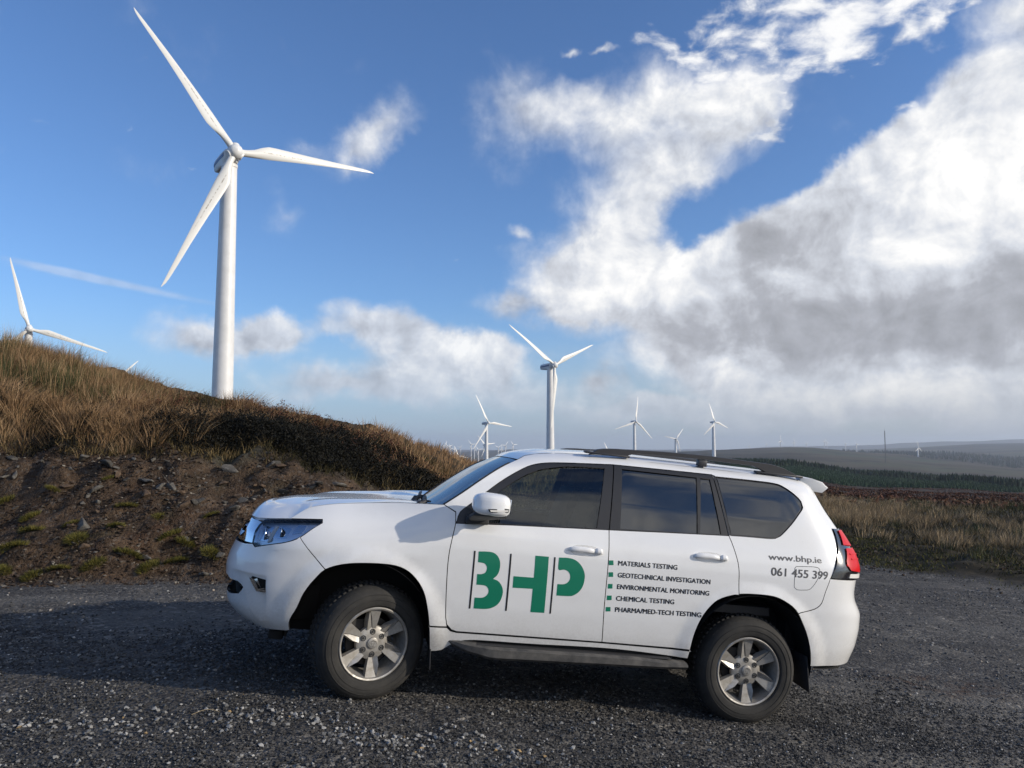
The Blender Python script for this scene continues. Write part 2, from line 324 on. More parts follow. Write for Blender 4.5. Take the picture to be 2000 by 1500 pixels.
B4_=[(-0.2469,0.7671),(-0.2815,0.7699),(-0.2846,0.7395),(-0.2495,0.7362)]
URL=[(-1.475,1.21),(-1.927,1.22),(-1.478,1.243)]
NUM=[(-1.494,1.099),(-1.978,1.106),(-1.496,1.159)]
CAR_O=[0.18705034458791014, 6.473820814902319, -1.8782924279028912]
CAR_M=[[-0.9794186073992206, -0.16694540383474747, 0.11343907447593343], [0.1680300454449414, -0.9857818743656078, 0.0], [0.11182618346318544, 0.01906117283942319, 0.9935449543840699]]
# ================================================================== THE CAR
def crv(pts,step=.03):
    "Catmull-Rom through points, ends included"
    P=[np.array(p,float) for p in pts]
    if len(P)<3: return [tuple(p) for p in P]
    P=[2*P[0]-P[1]]+P+[2*P[-1]-P[-2]]; out=[]
    for i in range(1,len(P)-2):
        n=max(1,int(np.linalg.norm(P[i+1]-P[i])/step))
        for k in range(n):
            t=k/n; a,b,c,d=P[i-1:i+3]
            out.append(tuple(.5*((2*b)+(-a+c)*t+(2*a-5*b+4*c-d)*t*t+(-a+3*b-3*c+d)*t**3)))
    out.append(tuple(P[-2])); return out
def lin(pts,step=.03):
    out=[]
    for a,b in zip(pts[:-1],pts[1:]):
        n=max(1,int(math.hypot(a[0]-b[0],a[1]-b[1])/step))
        out+=[(a[0]+(b[0]-a[0])*k/n,a[1]+(b[1]-a[1])*k/n) for k in range(n)]
    return out+[pts[-1]]
def dedupe(p):
    o=[]
    for q in p:
        if not o or math.hypot(q[0]-o[-1][0],q[1]-o[-1][1])>1e-4: o.append((float(q[0]),float(q[1])))
    if math.hypot(o[0][0]-o[-1][0],o[0][1]-o[-1][1])<1e-4: o.pop()
    return o
def inside(px,py,poly):
    c=np.zeros(len(px),bool); n=len(poly)
    for i in range(n):
        x1,y1=poly[i];x2,y2=poly[(i+1)%n]
        if y1==y2: continue
        k=((y1>py)!=(y2>py))&(px<(x2-x1)*(py-y1)/(y2-y1)+x1); c^=k
    return c
def inset(poly,d):
    "move a closed polygon inward by d (approximate mitre)"
    n=len(poly); A=sum(poly[i][0]*poly[(i+1)%n][1]-poly[(i+1)%n][0]*poly[i][1] for i in range(n)); s=1 if A>0 else -1; out=[]
    for i in range(n):
        p0,p1,p2=(np.array(poly[j%n],float) for j in (i-1,i,i+1))
        a=p1-p0;b=p2-p1;a/=np.linalg.norm(a)+1e-9;b/=np.linalg.norm(b)+1e-9
        na=np.array([-a[1],a[0]])*s;nb=np.array([-b[1],b[0]])*s; m=na+nb; l=np.linalg.norm(m)
        if l<.3: out.append(tuple(p1+na*d)); continue
        m/=l; out.append(tuple(p1+m*d/max(.45,m.dot(na))))
    return out
def surfN(U,z):
    e=2e-3; a=surfP(U+e,z)-surfP(U-e,z); b=surfP(U,z+e)-surfP(U,z-e); n=np.cross(b,a); n/=np.linalg.norm(n,axis=1)[:,None]+1e-12
    n*=np.where((surfP(U,z)[:,1]*n[:,1]+surfP(U,z)[:,0]*.15*n[:,0])<0,-1,1)[:,None]; return n
def panel(name,outer,m,parent,holes=(),off=0.,gap=.003,grid=.035,lip=.016,side=1,both=False,fn=None):
    """a body panel: outline in the (U,z) skin coordinates, triangulated, laid on the skin, edges folded inwards.
    side -1 mirrors to the far flank; both=True joins the two halves at the centre line"""
    outer=dedupe(outer); outer=dedupe(lin(outer+[outer[0]],.06))
    if gap: 
        o2=inset(outer,gap); outer=[(q if abs(abs(p[0])-UF)>.01 and abs(p[0]-UR)>.01 else (p[0],q[1])) for p,q in zip(outer,o2)]
    holes=[dedupe(h) for h in holes]
    if gap: holes=[inset(h,-gap*.3) for h in holes]
    loops=[outer]+holes; vs=[];ed=[]
    for l in loops:
        k=len(vs); vs+=l; ed+=[(k+i,k+(i+1)%len(l)) for i in range(len(l))]
    a=np.array(outer); x0,y0=a.min(0);x1,y1=a.max(0)
    gx,gy=np.meshgrid(np.arange(x0+grid/2,x1,grid),np.arange(y0+grid/2,y1,grid*.7)); gx=gx.ravel();gy=gy.ravel()
    ok=np.ones(len(gx),bool)
    ok&=inside(gx,gy,outer)
    for h in holes: ok&=~inside(gx,gy,h)
    ring=np.array([p for l,sg in [(outer,1)]+[(h,-1) for h in holes] for p in inset(l,.011*sg)])
    kk=inside(ring[:,0],ring[:,1],outer)
    for h in holes: kk&=~inside(ring[:,0],ring[:,1],h)
    gx=np.concatenate([ring[kk,0],gx[ok]]); gy=np.concatenate([ring[kk,1],gy[ok]]); allb=np.array(vs); isr=np.arange(len(gx))<kk.sum()
    if len(gx):
        dmin=np.min(np.hypot(gx[:,None]-allb[None,:,0],gy[:,None]-allb[None,:,1]),1); k=dmin>np.where(isr,.006,grid*.5); gx,gy=gx[k],gy[k]
    vs=vs+list(zip(gx,gy))
    r=delaunay_2d_cdt([Vector(p) for p in vs],ed,[],0,1e-6)
    V=np.array([tuple(p) for p in r[0]]); T=np.array([f for f in r[2] if len(f)==3])
    cen=V[T].mean(1); k=inside(cen[:,0],cen[:,1],outer)
    for h in holes: k&=~inside(cen[:,0],cen[:,1],h)
    T=T[k]
    N=surfN(V[:,0],V[:,1]); P=surfP(V[:,0],V[:,1])+N*off
    if fn is not None: P=fn(V,P,N)
    # fold
    ec={}
    for t in T:
        for i in range(3):
            e=(t[i],t[(i+1)%3]); ec[tuple(sorted(e))]=ec.get(tuple(sorted(e)),0)+1
    be=[e for e,c in ec.items() if c==1 and not(both and abs(abs(V[e[0],0])-(UF if V[e[0],0]>0 else -UR))<2e-3 and abs(abs(V[e[1],0])-(UF if V[e[1],0]>0 else -UR))<2e-3)]
    nv=len(P); PP=list(P); NN=list(N); TT=[tuple(t) for t in T]
    if lip:
        idx={}
        for e in be:
            for v in e:
                if v not in idx:
                    idx[v]=len(PP); PP.append(P[v]); PP.append(P[v]-N[v]*lip); NN+= [N[v],N[v]]
            a,b=idx[e[0]],idx[e[1]]; TT+=[(a,b,b+1),(a,b+1,a+1)]
    PP=np.array(PP);NN=np.array(NN);TT=np.array(TT)
    # orient
    fn_=np.cross(PP[TT[:,1]]-PP[TT[:,0]],PP[TT[:,2]]-PP[TT[:,0]]); fl=(fn_*NN[TT[:,0]]).sum(1)<0; TT[fl]=TT[fl][:,::-1]
    if side<0: PP=PP*[1,-1,1]; NN=NN*[1,-1,1]; TT=TT[:,::-1]
    if both:
        k=len(PP); PP=np.vstack([PP,PP*[1,-1,1]]); NN=np.vstack([NN,NN*[1,-1,1]]); TT=np.vstack([TT,TT[:,::-1]+k])
    me=tri_mesh(name,PP,TT,True); nl=len(T)
    if m in (M_PAINT,M_BLK) and lip>0:  # folded edges of these panels coloured dark so the gaps look shaded
        me.materials.append(m); me.materials.append(M_SEAM); mi=np.zeros(len(TT),np.int32); per=len(TT)//2 if both else len(TT); mi[nl:per]=1
        if both: mi[per+nl:]=1
        me.polygons.foreach_set('material_index',mi)
    try: me.normals_split_custom_set_from_vertices([tuple(x) for x in NN])
    except Exception: pass
    return link(name,me,m,parent)
# ---- paints
def paint_mat():
    m,n,b=matn('white_paint',col=(.80,.80,.79),rough=.28)
    tc=n.node('ShaderNodeTexCoord'); ob=tc.outputs['Object']; s=n.node('ShaderNodeSeparateXYZ'); n.l.new(ob,s.inputs[0])
    nz=n.noise(ob,5,6,.65); nf=n.noise(ob,60,4,.7)
    d=n.math('ADD',n.mapr(s.outputs[2],.78,.36,0,.75),n.math('MULTIPLY',n.math('SUBTRACT',nz,.5),.55))
    rad=None
    for cx in (1.46,-1.40):
        r=n.math('SQRT',n.math('ADD',n.math('POWER',n.math('SUBTRACT',s.outputs[0],cx),2),n.math('POWER',n.math('SUBTRACT',s.outputs[2],.42),2)))
        q=n.mapr(r,.72,.50,0,.42); rad=q if rad is None else n.math('MAXIMUM',rad,q)
    d=n.math('MAXIMUM',n.math('ADD',d,n.math('MULTIPLY',rad,n.mapr(nz,.3,.7))),0.)
    d=n.math('MULTIPLY',d,n.mapr(nf,.25,.7,.55,1.)); d=n.math('MINIMUM',n.math('MULTIPLY',d,.62),.8)
    n.l.new(n.mix(d,(.80,.80,.79,1),(.30,.275,.235,1)),b.inputs['Base Color'])
    n.l.new(n.math('ADD',.22,n.math('MULTIPLY',d,.5)),b.inputs['Roughness'])
    b.inputs['Coat Weight'].default_value=.8; n.l.new(n.math('ADD',.03,n.math('MULTIPLY',d,.6)),b.inputs['Coat Roughness'])
    return m
M_PAINT=paint_mat()
M_BLK=mat('satin_black_trim',(.018,.018,.02),.35)
M_PLAS=mat('dark_plastic',(.03,.03,.032),.62)
M_VOID=mat('black_cavity',(.006,.006,.006),.9)
M_SEAM=mat('dark_seam_shade',(.012,.012,.012),.8)  # dark tone painting shade into panel gaps; no rubber is there
M_CHR=mat('chrome',(.75,.76,.78),.08,1.)
M_ALU=None
def alu():
    m,n,b=matn('wheel_alloy',col=(.42,.41,.39),rough=.33,metal=.6)
    tc=n.node('ShaderNodeTexCoord'); nz=n.noise(tc.outputs['Object'],14,5,.7)
    n.l.new(n.ramp(nz,[(.35,(.27,.25,.22)),(.7,(.47,.46,.44))]),b.inputs['Base Color']); n.l.new(n.mapr(nz,.3,.7,.6,.42),b.inputs['Roughness']); return m
M_ALU=alu()
def tyre_mat():
    m,n,b=matn('tyre_rubber',rough=.85)
    tc=n.node('ShaderNodeTexCoord'); nz=n.noise(tc.outputs['Object'],7,6,.7); nf=n.noise(tc.outputs['Object'],90,3,.7)
    n.l.new(n.ramp(nz,[(.3,(.012,.012,.012)),(.75,(.042,.039,.034))]),b.inputs['Base Color']); bump(n,b,nf,.3,.004); return m
M_TYRE=tyre_mat()
M_PRIV=mat('privacy_glass',(.006,.007,.008),.03,0.,**{'IOR':1.6,'Coat Weight':1.})
def glass_mat(name,tint,fac):
    m=bpy.data.materials.new(name); m.use_nodes=True; n=NT(m.node_tree); n.n.clear()
    t=n.node('ShaderNodeBsdfTransparent'); t.inputs[0].default_value=(*tint,1); g=n.node('ShaderNodeBsdfGlossy'); g.inputs['Roughness'].default_value=.01; g.inputs[0].default_value=(.9,.95,1,1)
    f=n.node('ShaderNodeFresnel'); f.inputs[0].default_value=fac; mx=n.node('ShaderNodeMixShader'); n.l.new(f.outputs[0],mx.inputs[0]); n.l.new(t.outputs[0],mx.inputs[1]); n.l.new(g.outputs[0],mx.inputs[2])
    o=n.node('ShaderNodeOutputMaterial'); n.l.new(mx.outputs[0],o.inputs[0]); return m
M_GLS=glass_mat('clear_glass',(.50,.62,.58),1.6)
M_WSC=glass_mat('windscreen_glass',(.50,.60,.60),1.75)
M_LENS=glass_mat('lamp_lens',(.86,.9,.95),1.45)
M_RED=mat('red_lamp_plastic',(.60,.006,.010),.30,0.,**{'Specular IOR Level':.25})
M_WHT=mat('pale_lamp_plastic',(.75,.73,.68),.2)
M_GRN=mat('green_vinyl',(.004,.185,.105),.38)
M_INK=mat('black_vinyl',(.016,.016,.02),.4)
M_GRY=mat('grey_vinyl',(.075,.075,.08),.4)
M_SEAT=mat('dark_seat_fabric',(.028,.028,.03),.85)
M_DASH=mat('dash_plastic',(.022,.022,.024),.6)
M_STEP=None
def step_mat():
    m,n,b=matn('running_board_plastic',col=(.05,.05,.05),rough=.7)
    tc=n.node('ShaderNodeTexCoord'); nz=n.noise(tc.outputs['Object'],9,6,.7); n.l.new(n.ramp(nz,[(.35,(.03,.03,.031)),(.72,(.12,.112,.10))]),b.inputs['Base Color']); return m
M_STEP=step_mat()

car=empty('car'); FX,YL,ZL=(Vector(r) for r in CAR_M)
CAR_W=Matrix((( FX.x,YL.x,ZL.x,CAR_O[0]),(FX.y,YL.y,ZL.y,CAR_O[1]),(FX.z,YL.z,ZL.z,CAR_O[2]+CAMZ),(0,0,0,1)))
car.matrix_world=CAR_W
tag(car,'white off-road estate car with green BHP lettering on its door, parked on the gravel','car')
# ---- outlines (U along the skin, z up), metres
arF=crv(FARCH)                     # front arch, nose side -> sill side
arR=crv(RARCH)                     # rear arch, sill side -> bumper side
def part_of(c,a,b):                # piece of a curve between nearest points
    i=min(range(len(c)),key=lambda k:math.hypot(c[k][0]-a[0],c[k][1]-a[1])); j=min(range(len(c)),key=lambda k:math.hypot(c[k][0]-b[0],c[k][1]-b[1]))
    return c[i:j+1] if i<=j else c[j:i+1][::-1]
AG=(1.738,.864)                    # bumper seam on the arch
hl_low=crv([(1.885,1.155),(1.978,1.055),(2.073,1.010),(2.202,.982),(2.449,.942)])
hl_top=lin([(2.692,1.124),(2.224,1.157),(1.916,1.178)])
hood_edge=crv([(2.224,1.157),(2.215,1.20),(2.16,1.243),(1.95,1.282),(1.65,1.312),(1.24,1.348),(.985,1.366)])
fgap=crv([(.891,1.248),(.916,1.034),(.906,.806),(.886,.605),(.872,.556),(.835,.522),(.797,.512)])
fbot=lin([(.797,.512),(.109,.515),(-.251,.516)],.06)
bgap=crv([(-.232,1.307),(-.232,1.056),(-.235,.772),(-.251,.516)])
rgap=crv([(-1.168,1.353),(-1.201,1.269),(-1.236,1.128),(-1.243,.942)])
belt1=lin([(.891,1.248),(.5,1.272),(-.232,1.307)],.06)
belt2=lin([(-.232,1.307),(-.7,1.331),(-1.166,1.352)],.06)
dlo1=crv([(.883,1.262),(.865,1.327),(.776,1.406),(.600,1.559),(.460,1.656),(.361,1.709),(.253,1.738),(.116,1.754),(-.062,1.768),(-.273,1.783)])
dlo2=lin([(-.273,1.783),(-.7,1.789),(-1.070,1.793)],.06)
apil=crv([(.985,1.366),(.86,1.462),(.72,1.575),(.58,1.675),(.455,1.743)])
roof_edge=lin([(.455,1.743),(.40,1.776),(.31,1.801),(.17,1.821),(-.1,1.841),(-.4,1.861),(-1.0,1.863),(-1.6,1.863),(-1.9,1.856),(-2.0,1.852)],.05)
tail_f=crv([(-2.249,1.479),(-2.195,1.398),(-2.130,1.312),(-2.065,1.222),(-2.008,1.114)])
qgap=crv([(-2.008,1.114),(-1.975,1.02),(-1.933,.929),(-1.857,.879),(-1.735,.846)])
a_f_low=part_of(arF,(.995,.545),(.965,.359))
# fender
fender_out=part_of(arF,AG,(.995,.545))+lin([(.990,.540),(.868,.540)])+[p for p in fgap[::-1] if p[1]>.56]+lin([(.897,1.323),(.985,1.366)])+hood_edge[::-1]+lin([(2.224,1.157),(1.916,1.178),(1.885,1.155)])+part_of(hl_low,(1.885,1.155),(1.978,1.055))+lin([(1.989,1.051),AG])
for sd in (1,-1): panel('fender',fender_out,M_PAINT,car,side=sd)
# front bumper, one piece round the nose
fogh=[(2.44,.735),(2.207,.732),(2.202,.650),(2.305,.648)]
bump_out=part_of(hl_low,(1.978,1.055),(2.449,.942))+lin([(2.492,.961),(2.614,.951),(2.9,.945),(UF,.945)])+lin([(UF,.705),(2.80,.70),(2.66,.672),(2.60,.635),(2.66,.592),(2.80,.585),(UF,.585)])+lin([(UF,.43),(2.9,.425),(2.6,.405),(2.3,.400),(2.06,.418)])+part_of(arF,(2.022,.425),AG)+lin([AG,(1.985,1.05)])
def bump_fn(V,P,N):
    U,z=V[:,0],V[:,1]
    # sculpted corner: upper wing stands proud, the field around the fog lamp is recessed, lower lip stands proud
    rec=sst(2.16,2.24,U)*(1-sst(2.60,2.75,U))*(1-sst(.742,.765,z))*sst(.47,.60,z)
    lipo=sst(2.25,2.5,U)*(1-sst(.575,.61,z-(2.55-np.clip(U,2.25,2.55))*-.35+0))*.0
    crease=.016*np.exp(-((z-.985)/.03)**2)*sst(1.9,2.2,U)*(1-sst(2.5,2.7,U))
    dia=np.abs((U-2.30)-(z-.50)*2.0); rib=.030*np.exp(-(dia/.045)**2)*((z>.47)&(z<.63))
    return P-N*(.048*rec-rib-crease)[:,None]+np.stack([-.03*sst(.60,.585,z)*0,0*z,0*z],-1)
panel('bumper',bump_out,M_PAINT,car,holes=[fogh],both=True,fn=bump_fn,grid=.028)
# grille, intake, lamps
gr_out=lin([(2.515,.965),(2.9,.958),(UF,.956)])+lin([(UF,1.112),(2.9,1.115),(2.68,1.117),(2.555,1.112)])
gr=panel('grille',gr_out,M_CHR,car,both=True,off=-.012,gap=.0,lip=.02,holes=[lin([(2.80+.115*k,.982),(2.80+.115*k+.085,.979),(2.80+.115*k+.092,1.095),(2.80+.115*k+.012,1.096)]) for k in range(5)])
panel('grille_backing',lin([(2.50,.955),(UF,.945)])+lin([(UF,1.125),(2.54,1.125)]),M_VOID,gr,both=True,off=-.045,gap=0,lip=0)
panel('lower_intake',lin([(2.70,.57),(UF,.57)])+lin([(UF,.715),(2.70,.715)]),M_VOID,car,both=True,off=-.06,gap=0,lip=0)
for sd in (1,-1):
    fg=panel('fog_lamp',inset(fogh,-.012),M_VOID,car,side=sd,off=-.05,gap=0,lip=0)
    panel('fog_lamp_trim',[(2.415,.733),(2.335,.728),(2.281,.668),(2.204,.668),(2.202,.650),(2.305,.648)],M_CHR,fg,side=sd,off=-.012,gap=0,lip=.03)
    hl_out=hl_low+lin([(2.492,.961),(2.525,.965),(2.56,1.05),(2.56,1.128)])+hl_top[5:]+[(1.916,1.178)]
    h=panel('headlight',hl_out,M_LENS,car,side=sd,off=-.002,gap=.004,lip=.0)
    hh=inset(dedupe(hl_out),.006)
    mh=mat('headlight_housing',(.82,.84,.88),.32,.9) if sd==1 else bpy.data.materials['headlight_housing']
    panel('headlight_housing',hh,mh,h,side=sd,off=-.034,gap=0,lip=-.03)
    panel('headlight_rim',dedupe(hl_out),M_BLK,h,side=sd,off=-.004,gap=0,lip=.03,holes=[inset(dedupe(hl_out),.0065)])
    for (u0,z0,u1,z1,o,mm) in ((2.33,1.0,2.47,1.10,-.028,M_CHR),(2.12,1.035,2.28,1.115,-.03,M_CHR),(2.00,1.085,2.085,1.14,-.028,M_CHR),(2.285,1.0,2.32,1.11,-.02,M_WHT)):
        panel('reflector',[(u0,z0),(u1,z0-.015),(u1+.01,z1),(u0+.01,z1)],mm,h,side=sd,off=o,gap=0,lip=.02)
    for (u,z,r) in ((2.40,1.045,.040),(2.20,1.075,.034)):
        lb=MB()
        p=surfP(np.array([u]),np.array([z]))[0]; nn=surfN(np.array([u]),np.array([z]))[0]; c=Vector(p-nn*.03); ax=Vector((.93,.25,0)).normalized(); q=ax.to_track_quat('Y','Z').to_matrix()
        k=len(lb.v); lb.lathe([(r,.012),(r*.9,.016),(r*.8,.004),(.001,.012)],20); lb.v[k:]=[tuple(q@Vector(x)+c) for x in lb.v[k:]]
        if sd<0: lb.v=[(x,-y,z) for x,y,z in lb.v]
        lb.build('lamp_bowl',M_CHR,h)
# hood (graph over its outline, crowned)
def hood_mesh():
    B=[tuple(surfP(np.array([u]),np.array([z]))[0]) for u,z in (lin([(UF,1.122),(3.0,1.124),(2.692,1.126),(2.224,1.160)],.05)+hood_edge[1:])]
    K=14; v=[];f=[]
    hc=lambda x: float(np.interp(x,[.9,1.0,1.2,1.5,1.8,2.1,2.2,2.3],[1.322,1.326,1.33,1.318,1.295,1.258,1.236,1.20]))
    rows=[]
    for bx,by,bz in B:
        cx=min(bx,2.24); row=[]
        for k in range(K+1):
            r=k/K; e=1-(1-r)**2.4; z=bz+(hc(cx)-bz)*e
            y=by*(1-r); x=bx+(cx-bx)*r
            z+=.012*np.exp(-((abs(y)-.52)/.10)**2)*sst(1.0,1.25,x)*(1-sst(1.95,2.15,x))
            row.append((x,y,z))
        rows.append(row)
    n=len(rows)
    for sgn in (1,-1):
        k0=len(v)
        for row in rows: v+= [(x,y*sgn,z) for x,y,z in row]
        for i in range(n-1):
            for k in range(K): f.append((k0+i*(K+1)+k,k0+(i+1)*(K+1)+k,k0+(i+1)*(K+1)+k+1,k0+i*(K+1)+k+1))
        for i in range(n-1):   # folded edge
            a=rows[i][0];b=rows[i+1][0]; kk=len(v); v+=[(a[0],a[1]*sgn,a[2]),(b[0],b[1]*sgn,b[2]),(b[0]-.003,b[1]*sgn*.98,b[2]-.02),(a[0]-.003,a[1]*sgn*.98,a[2]-.02)]; f.append((kk,kk+1,kk+2,kk+3))
    mb=MB(); mb.v=v; mb.f=f; return mb.mesh('hood',0,50)
link('hood',hood_mesh(),M_PAINT,car)
# sills, doors
sill_bot=crv([(.965,.359),(.888,.371),(.799,.430),(.674,.459),(.250,.463),(-.339,.472),(-.905,.446)])
sill_out=part_of(arF,(.995,.545),(.965,.359))+sill_bot+part_of(arR,(-.905,.446),(-.912,.503))+lin([(-.913,.503),(-.25,.510),(.109,.508),(.797,.505),(.84,.512),(.868,.535),(.990,.535)],.05)
fdoor=belt1+bgap+fbot[::-1]+fgap[::-1]
rdoor=belt2+rgap+part_of(arR,(-1.246,.942),(-.910,.512))+lin([(-.910,.512),(-.251,.516)],.06)+bgap[::-1]
fframe=dlo1+lin([(-.273,1.783),(-.232,1.307)])+belt1[::-1]
rframe=dlo2+lin([(-1.070,1.793),(-1.166,1.352)])+belt2[::-1]+lin([(-.236,1.307),(-.277,1.783)])
fgl=crv([(-.202,1.748),(.02,1.738),(.168,1.716),(.314,1.678),(.440,1.612),(.596,1.496),(.72,1.382),(.80,1.278)])+lin([(.507,1.277),(-.140,1.312),(-.202,1.748)],.08)
rgl=lin([(-.339,1.758),(-.937,1.758),(-.919,1.346),(-.318,1.324),(-.339,1.758)],.06)
sgl=lin([(-.968,1.756),(-1.045,1.758),(-1.108,1.358),(-.940,1.349),(-.968,1.756)],.06)
qgl=crv([(-1.095,1.783),(-1.4,1.786),(-1.640,1.783),(-1.76,1.768),(-1.90,1.715),(-1.965,1.665),(-1.955,1.62),(-1.838,1.548),(-1.70,1.455),(-1.60,1.385),(-1.55,1.364),(-1.48,1.358)],.03)+lin([(-1.3,1.356),(-1.182,1.352),(-1.095,1.783)],.06)
side_out=apil+roof_edge+lin([(-2.0,1.852),(-2.38,1.852),(-2.43,1.6),(-2.45,1.477),(-2.249,1.479)],.05)+tail_f+qgap+part_of(arR,(-1.735,.846),(-1.249,.945))+rgap[::-1]+lin([(-1.166,1.353),(-1.070,1.796)],.06)+dlo2[::-1]+dlo1[::-1]+lin([(.891,1.254),(.897,1.325),(.985,1.366)])
body=None
for sd in (1,-1):
    b_=panel('side_panel',side_out,M_PAINT,car,side=sd,holes=[qgl],grid=.03)
    q_=panel('quarter_window',qgl,M_PRIV,b_,side=sd,off=-.006,gap=.012,lip=.01)
    panel('pillar_strip',lin([(-1.073,1.792),(-1.094,1.787),(-1.186,1.355),(-1.170,1.354),(-1.073,1.792)],.03),M_BLK,b_,side=sd,off=.0014,gap=0,lip=0,grid=.02)
    panel('window_seal',qgl,M_BLK,q_ if False else b_,side=sd,off=-.010,gap=0,lip=.01,holes=[inset(dedupe(qgl),.016)])
    panel('sill',sill_out,M_PAINT,car,side=sd)
    for (nm,out,fr,gls,hd,gm) in (('front_door',fdoor,fframe,[('door_window',fgl,M_GLS)],HANDLE_F,M_GLS),('rear_door',rdoor,rframe,[('door_window',rgl,M_PRIV),('vent_window',sgl,M_PRIV)],HANDLE_R,M_PRIV)):
        hx=np.array(hd); u0,u1=hx[:,0].min(),hx[:,0].max(); z0,z1=hx[:,1].min(),hx[:,1].max(); L=u1-u0; zc=(z0+z1)/2
        eu,er,ez=u0+L*.52,L*.40,.036; ell=[(eu+er*math.copysign(abs(math.cos(a))**.8,math.cos(a)),zc-.002+ez*math.copysign(abs(math.sin(a))**.8,math.sin(a))) for a in np.linspace(0,math.tau,49)[:-1]]
        d=panel(nm,out,M_PAINT,car,side=sd,holes=[ell])
        panel('handle_recess',ell,M_PAINT,d,side=sd,gap=0,lip=0,grid=.012,fn=lambda V,P,N: P-N*(.026*np.clip(1-((V[:,0]-eu)/er)**2-((V[:,1]-zc+.002)/ez)**2,0,1)**.6)[:,None])
        panel('window_frame',fr,M_BLK,d,side=sd,holes=[g[1] for g in gls],off=-.002,gap=.002)
        for gn,g,gm in gls: panel(gn,g,gm,d,side=sd,off=-.012,gap=.001,lip=.0)
        # handle: recess dish, grip bar, end cap
        mb=MB(); n=26
        def bar(ua,ub,r0,out0):
            rows=[]
            for i in range(n+1):
                t=i/n; u=ua+(ub-ua)*t; z=zc+.004*math.sin(math.pi*t)+ (0.006*(1-2*t)*0)
                o=out0*min(1,math.sin(math.pi*min(max(t,.0),1.))**.35*1.05) ; r=r0*(.55+.45*min(1,math.sin(math.pi*t)**.5*1.2))
                p=surfP(np.array([u]),np.array([z]))[0]; nn=surfN(np.array([u]),np.array([z]))[0]
                rows.append((p,nn,o,r))
            k=len(mb.v)
            for p,nn,o,r in rows:
                up=np.array([0,0,1.]); up=up-nn*up.dot(nn); up/=np.linalg.norm(up)
                for j in range(12):
                    a=2*math.pi*j/12; q=p+nn*(o+r*.55*math.cos(a))+up*r*math.sin(a); mb.v.append(tuple(q))
            for i in range(n):
                for j in range(12): mb.f.append([k+i*12+j,k+i*12+(j+1)%12,k+(i+1)*12+(j+1)%12,k+(i+1)*12+j])
            mb.f.append([k+j for j in range(12)]); mb.f.append([k+n*12+j for j in range(11,-1,-1)])
        bar(u1-.002,u0+.060,.0195,.026); bar(u0+.064,u0+.002,.021,.020)
        if sd<0: mb.v=[(x,-y,z) for x,y,z in mb.v]
        hob=mb.build('door_handle',M_PAINT,d,smooth=60)
    # fuel flap seam
    if sd==1:
        fl=dedupe(crv([(-1.689,1.10),(-1.689,1.165),(-1.700,1.180),(-1.74,1.184),(-1.86,1.19),(-1.90,1.18),(-1.906,1.15),(-1.89,1.10),(-1.85,1.04),(-1.82,1.018),(-1.78,1.012),(-1.715,1.010),(-1.692,1.026),(-1.689,1.10)],.015))
        panel('fuel_flap',fl,M_SEAM,b_,off=.0008,gap=0,lip=0,holes=[inset(fl,.0035)],grid=.02)
    # tail lamp
    tl_out=tail_f+lin([(-2.008,1.114),(-2.35,1.112),(-2.62,1.112)])+lin([(-2.62,1.112),(-2.64,1.30),(-2.62,1.477),(-2.249,1.479)])
    def tl_fn(V,P,N):
        return P+N*(.012*sst(.0,.03,np.abs(V[:,0]+2.0)))[:,None]
    t=panel('tail_light',tl_out,mat('smoked_lamp_plastic',(.012,.011,.014),.12,0.,**{'Coat Weight':1.}) if sd==1 else bpy.data.materials['smoked_lamp_plastic'],car,side=sd,fn=lambda V,P,N:P+N*(.012*sst(0,.05,(-2.0-V[:,0])))[:,None])
    up=crv([(-2.325,1.462),(-2.285,1.41),(-2.245,1.362)],.02)+lin([(-2.50,1.350),(-2.60,1.355),(-2.60,1.462)],.03)
    lo=crv([(-2.262,1.335),(-2.212,1.275),(-2.182,1.225),(-2.228,1.18)],.02)+lin([(-2.5,1.166),(-2.60,1.166),(-2.60,1.335)],.03)
    for pl in (up,lo): panel('lamp_lens',pl,M_RED,t,side=sd,off=.022,gap=0,lip=.014,grid=.02)
    panel('reversing_lamp',lin([(-2.21,1.126),(-2.61,1.126),(-2.61,1.158),(-2.24,1.156)]),M_WHT,t,side=sd,off=.02,gap=0,lip=.01)
    for k in (0,1): panel('lens_rib',lin([(-2.28,1.255+.035*k),(-2.56,1.255+.035*k),(-2.56,1.262+.035*k),(-2.27,1.264+.035*k)]),M_RED,t,side=sd,off=.027,gap=0,lip=.008)
# rear bumper, tailgate
rb=qgap[::-1][:]+lin([(-2.008,1.112),(-2.35,1.110),(-2.62,1.110),(-2.66,.99),(-2.75,.965),(UR,.96)])+lin([(UR,.50),(-2.7,.485),(-2.2,.462),(-1.893,.458)])+part_of(arR,(-1.890,.477),(-1.735,.85))
panel('rear_bumper',rb,M_PAINT,car,both=True)
tg=panel('tailgate',lin([(-2.625,1.108),(-2.67,.985),(-2.75,.97),(UR,.965)])+lin([(UR,1.852),(-2.385,1.852)])+lin([(-2.43,1.6),(-2.45,1.48),(-2.62,1.48),(-2.64,1.3),(-2.625,1.108)]),M_PAINT,car,both=True,holes=[])
panel('rear_window',lin([(-2.52,1.40),(-2.9,1.385),(UR,1.38)])+lin([(UR,1.77),(-2.9,1.765),(-2.60,1.75),(-2.50,1.70)]),M_PRIV,tg,both=True,off=.004,gap=0,lip=.006)
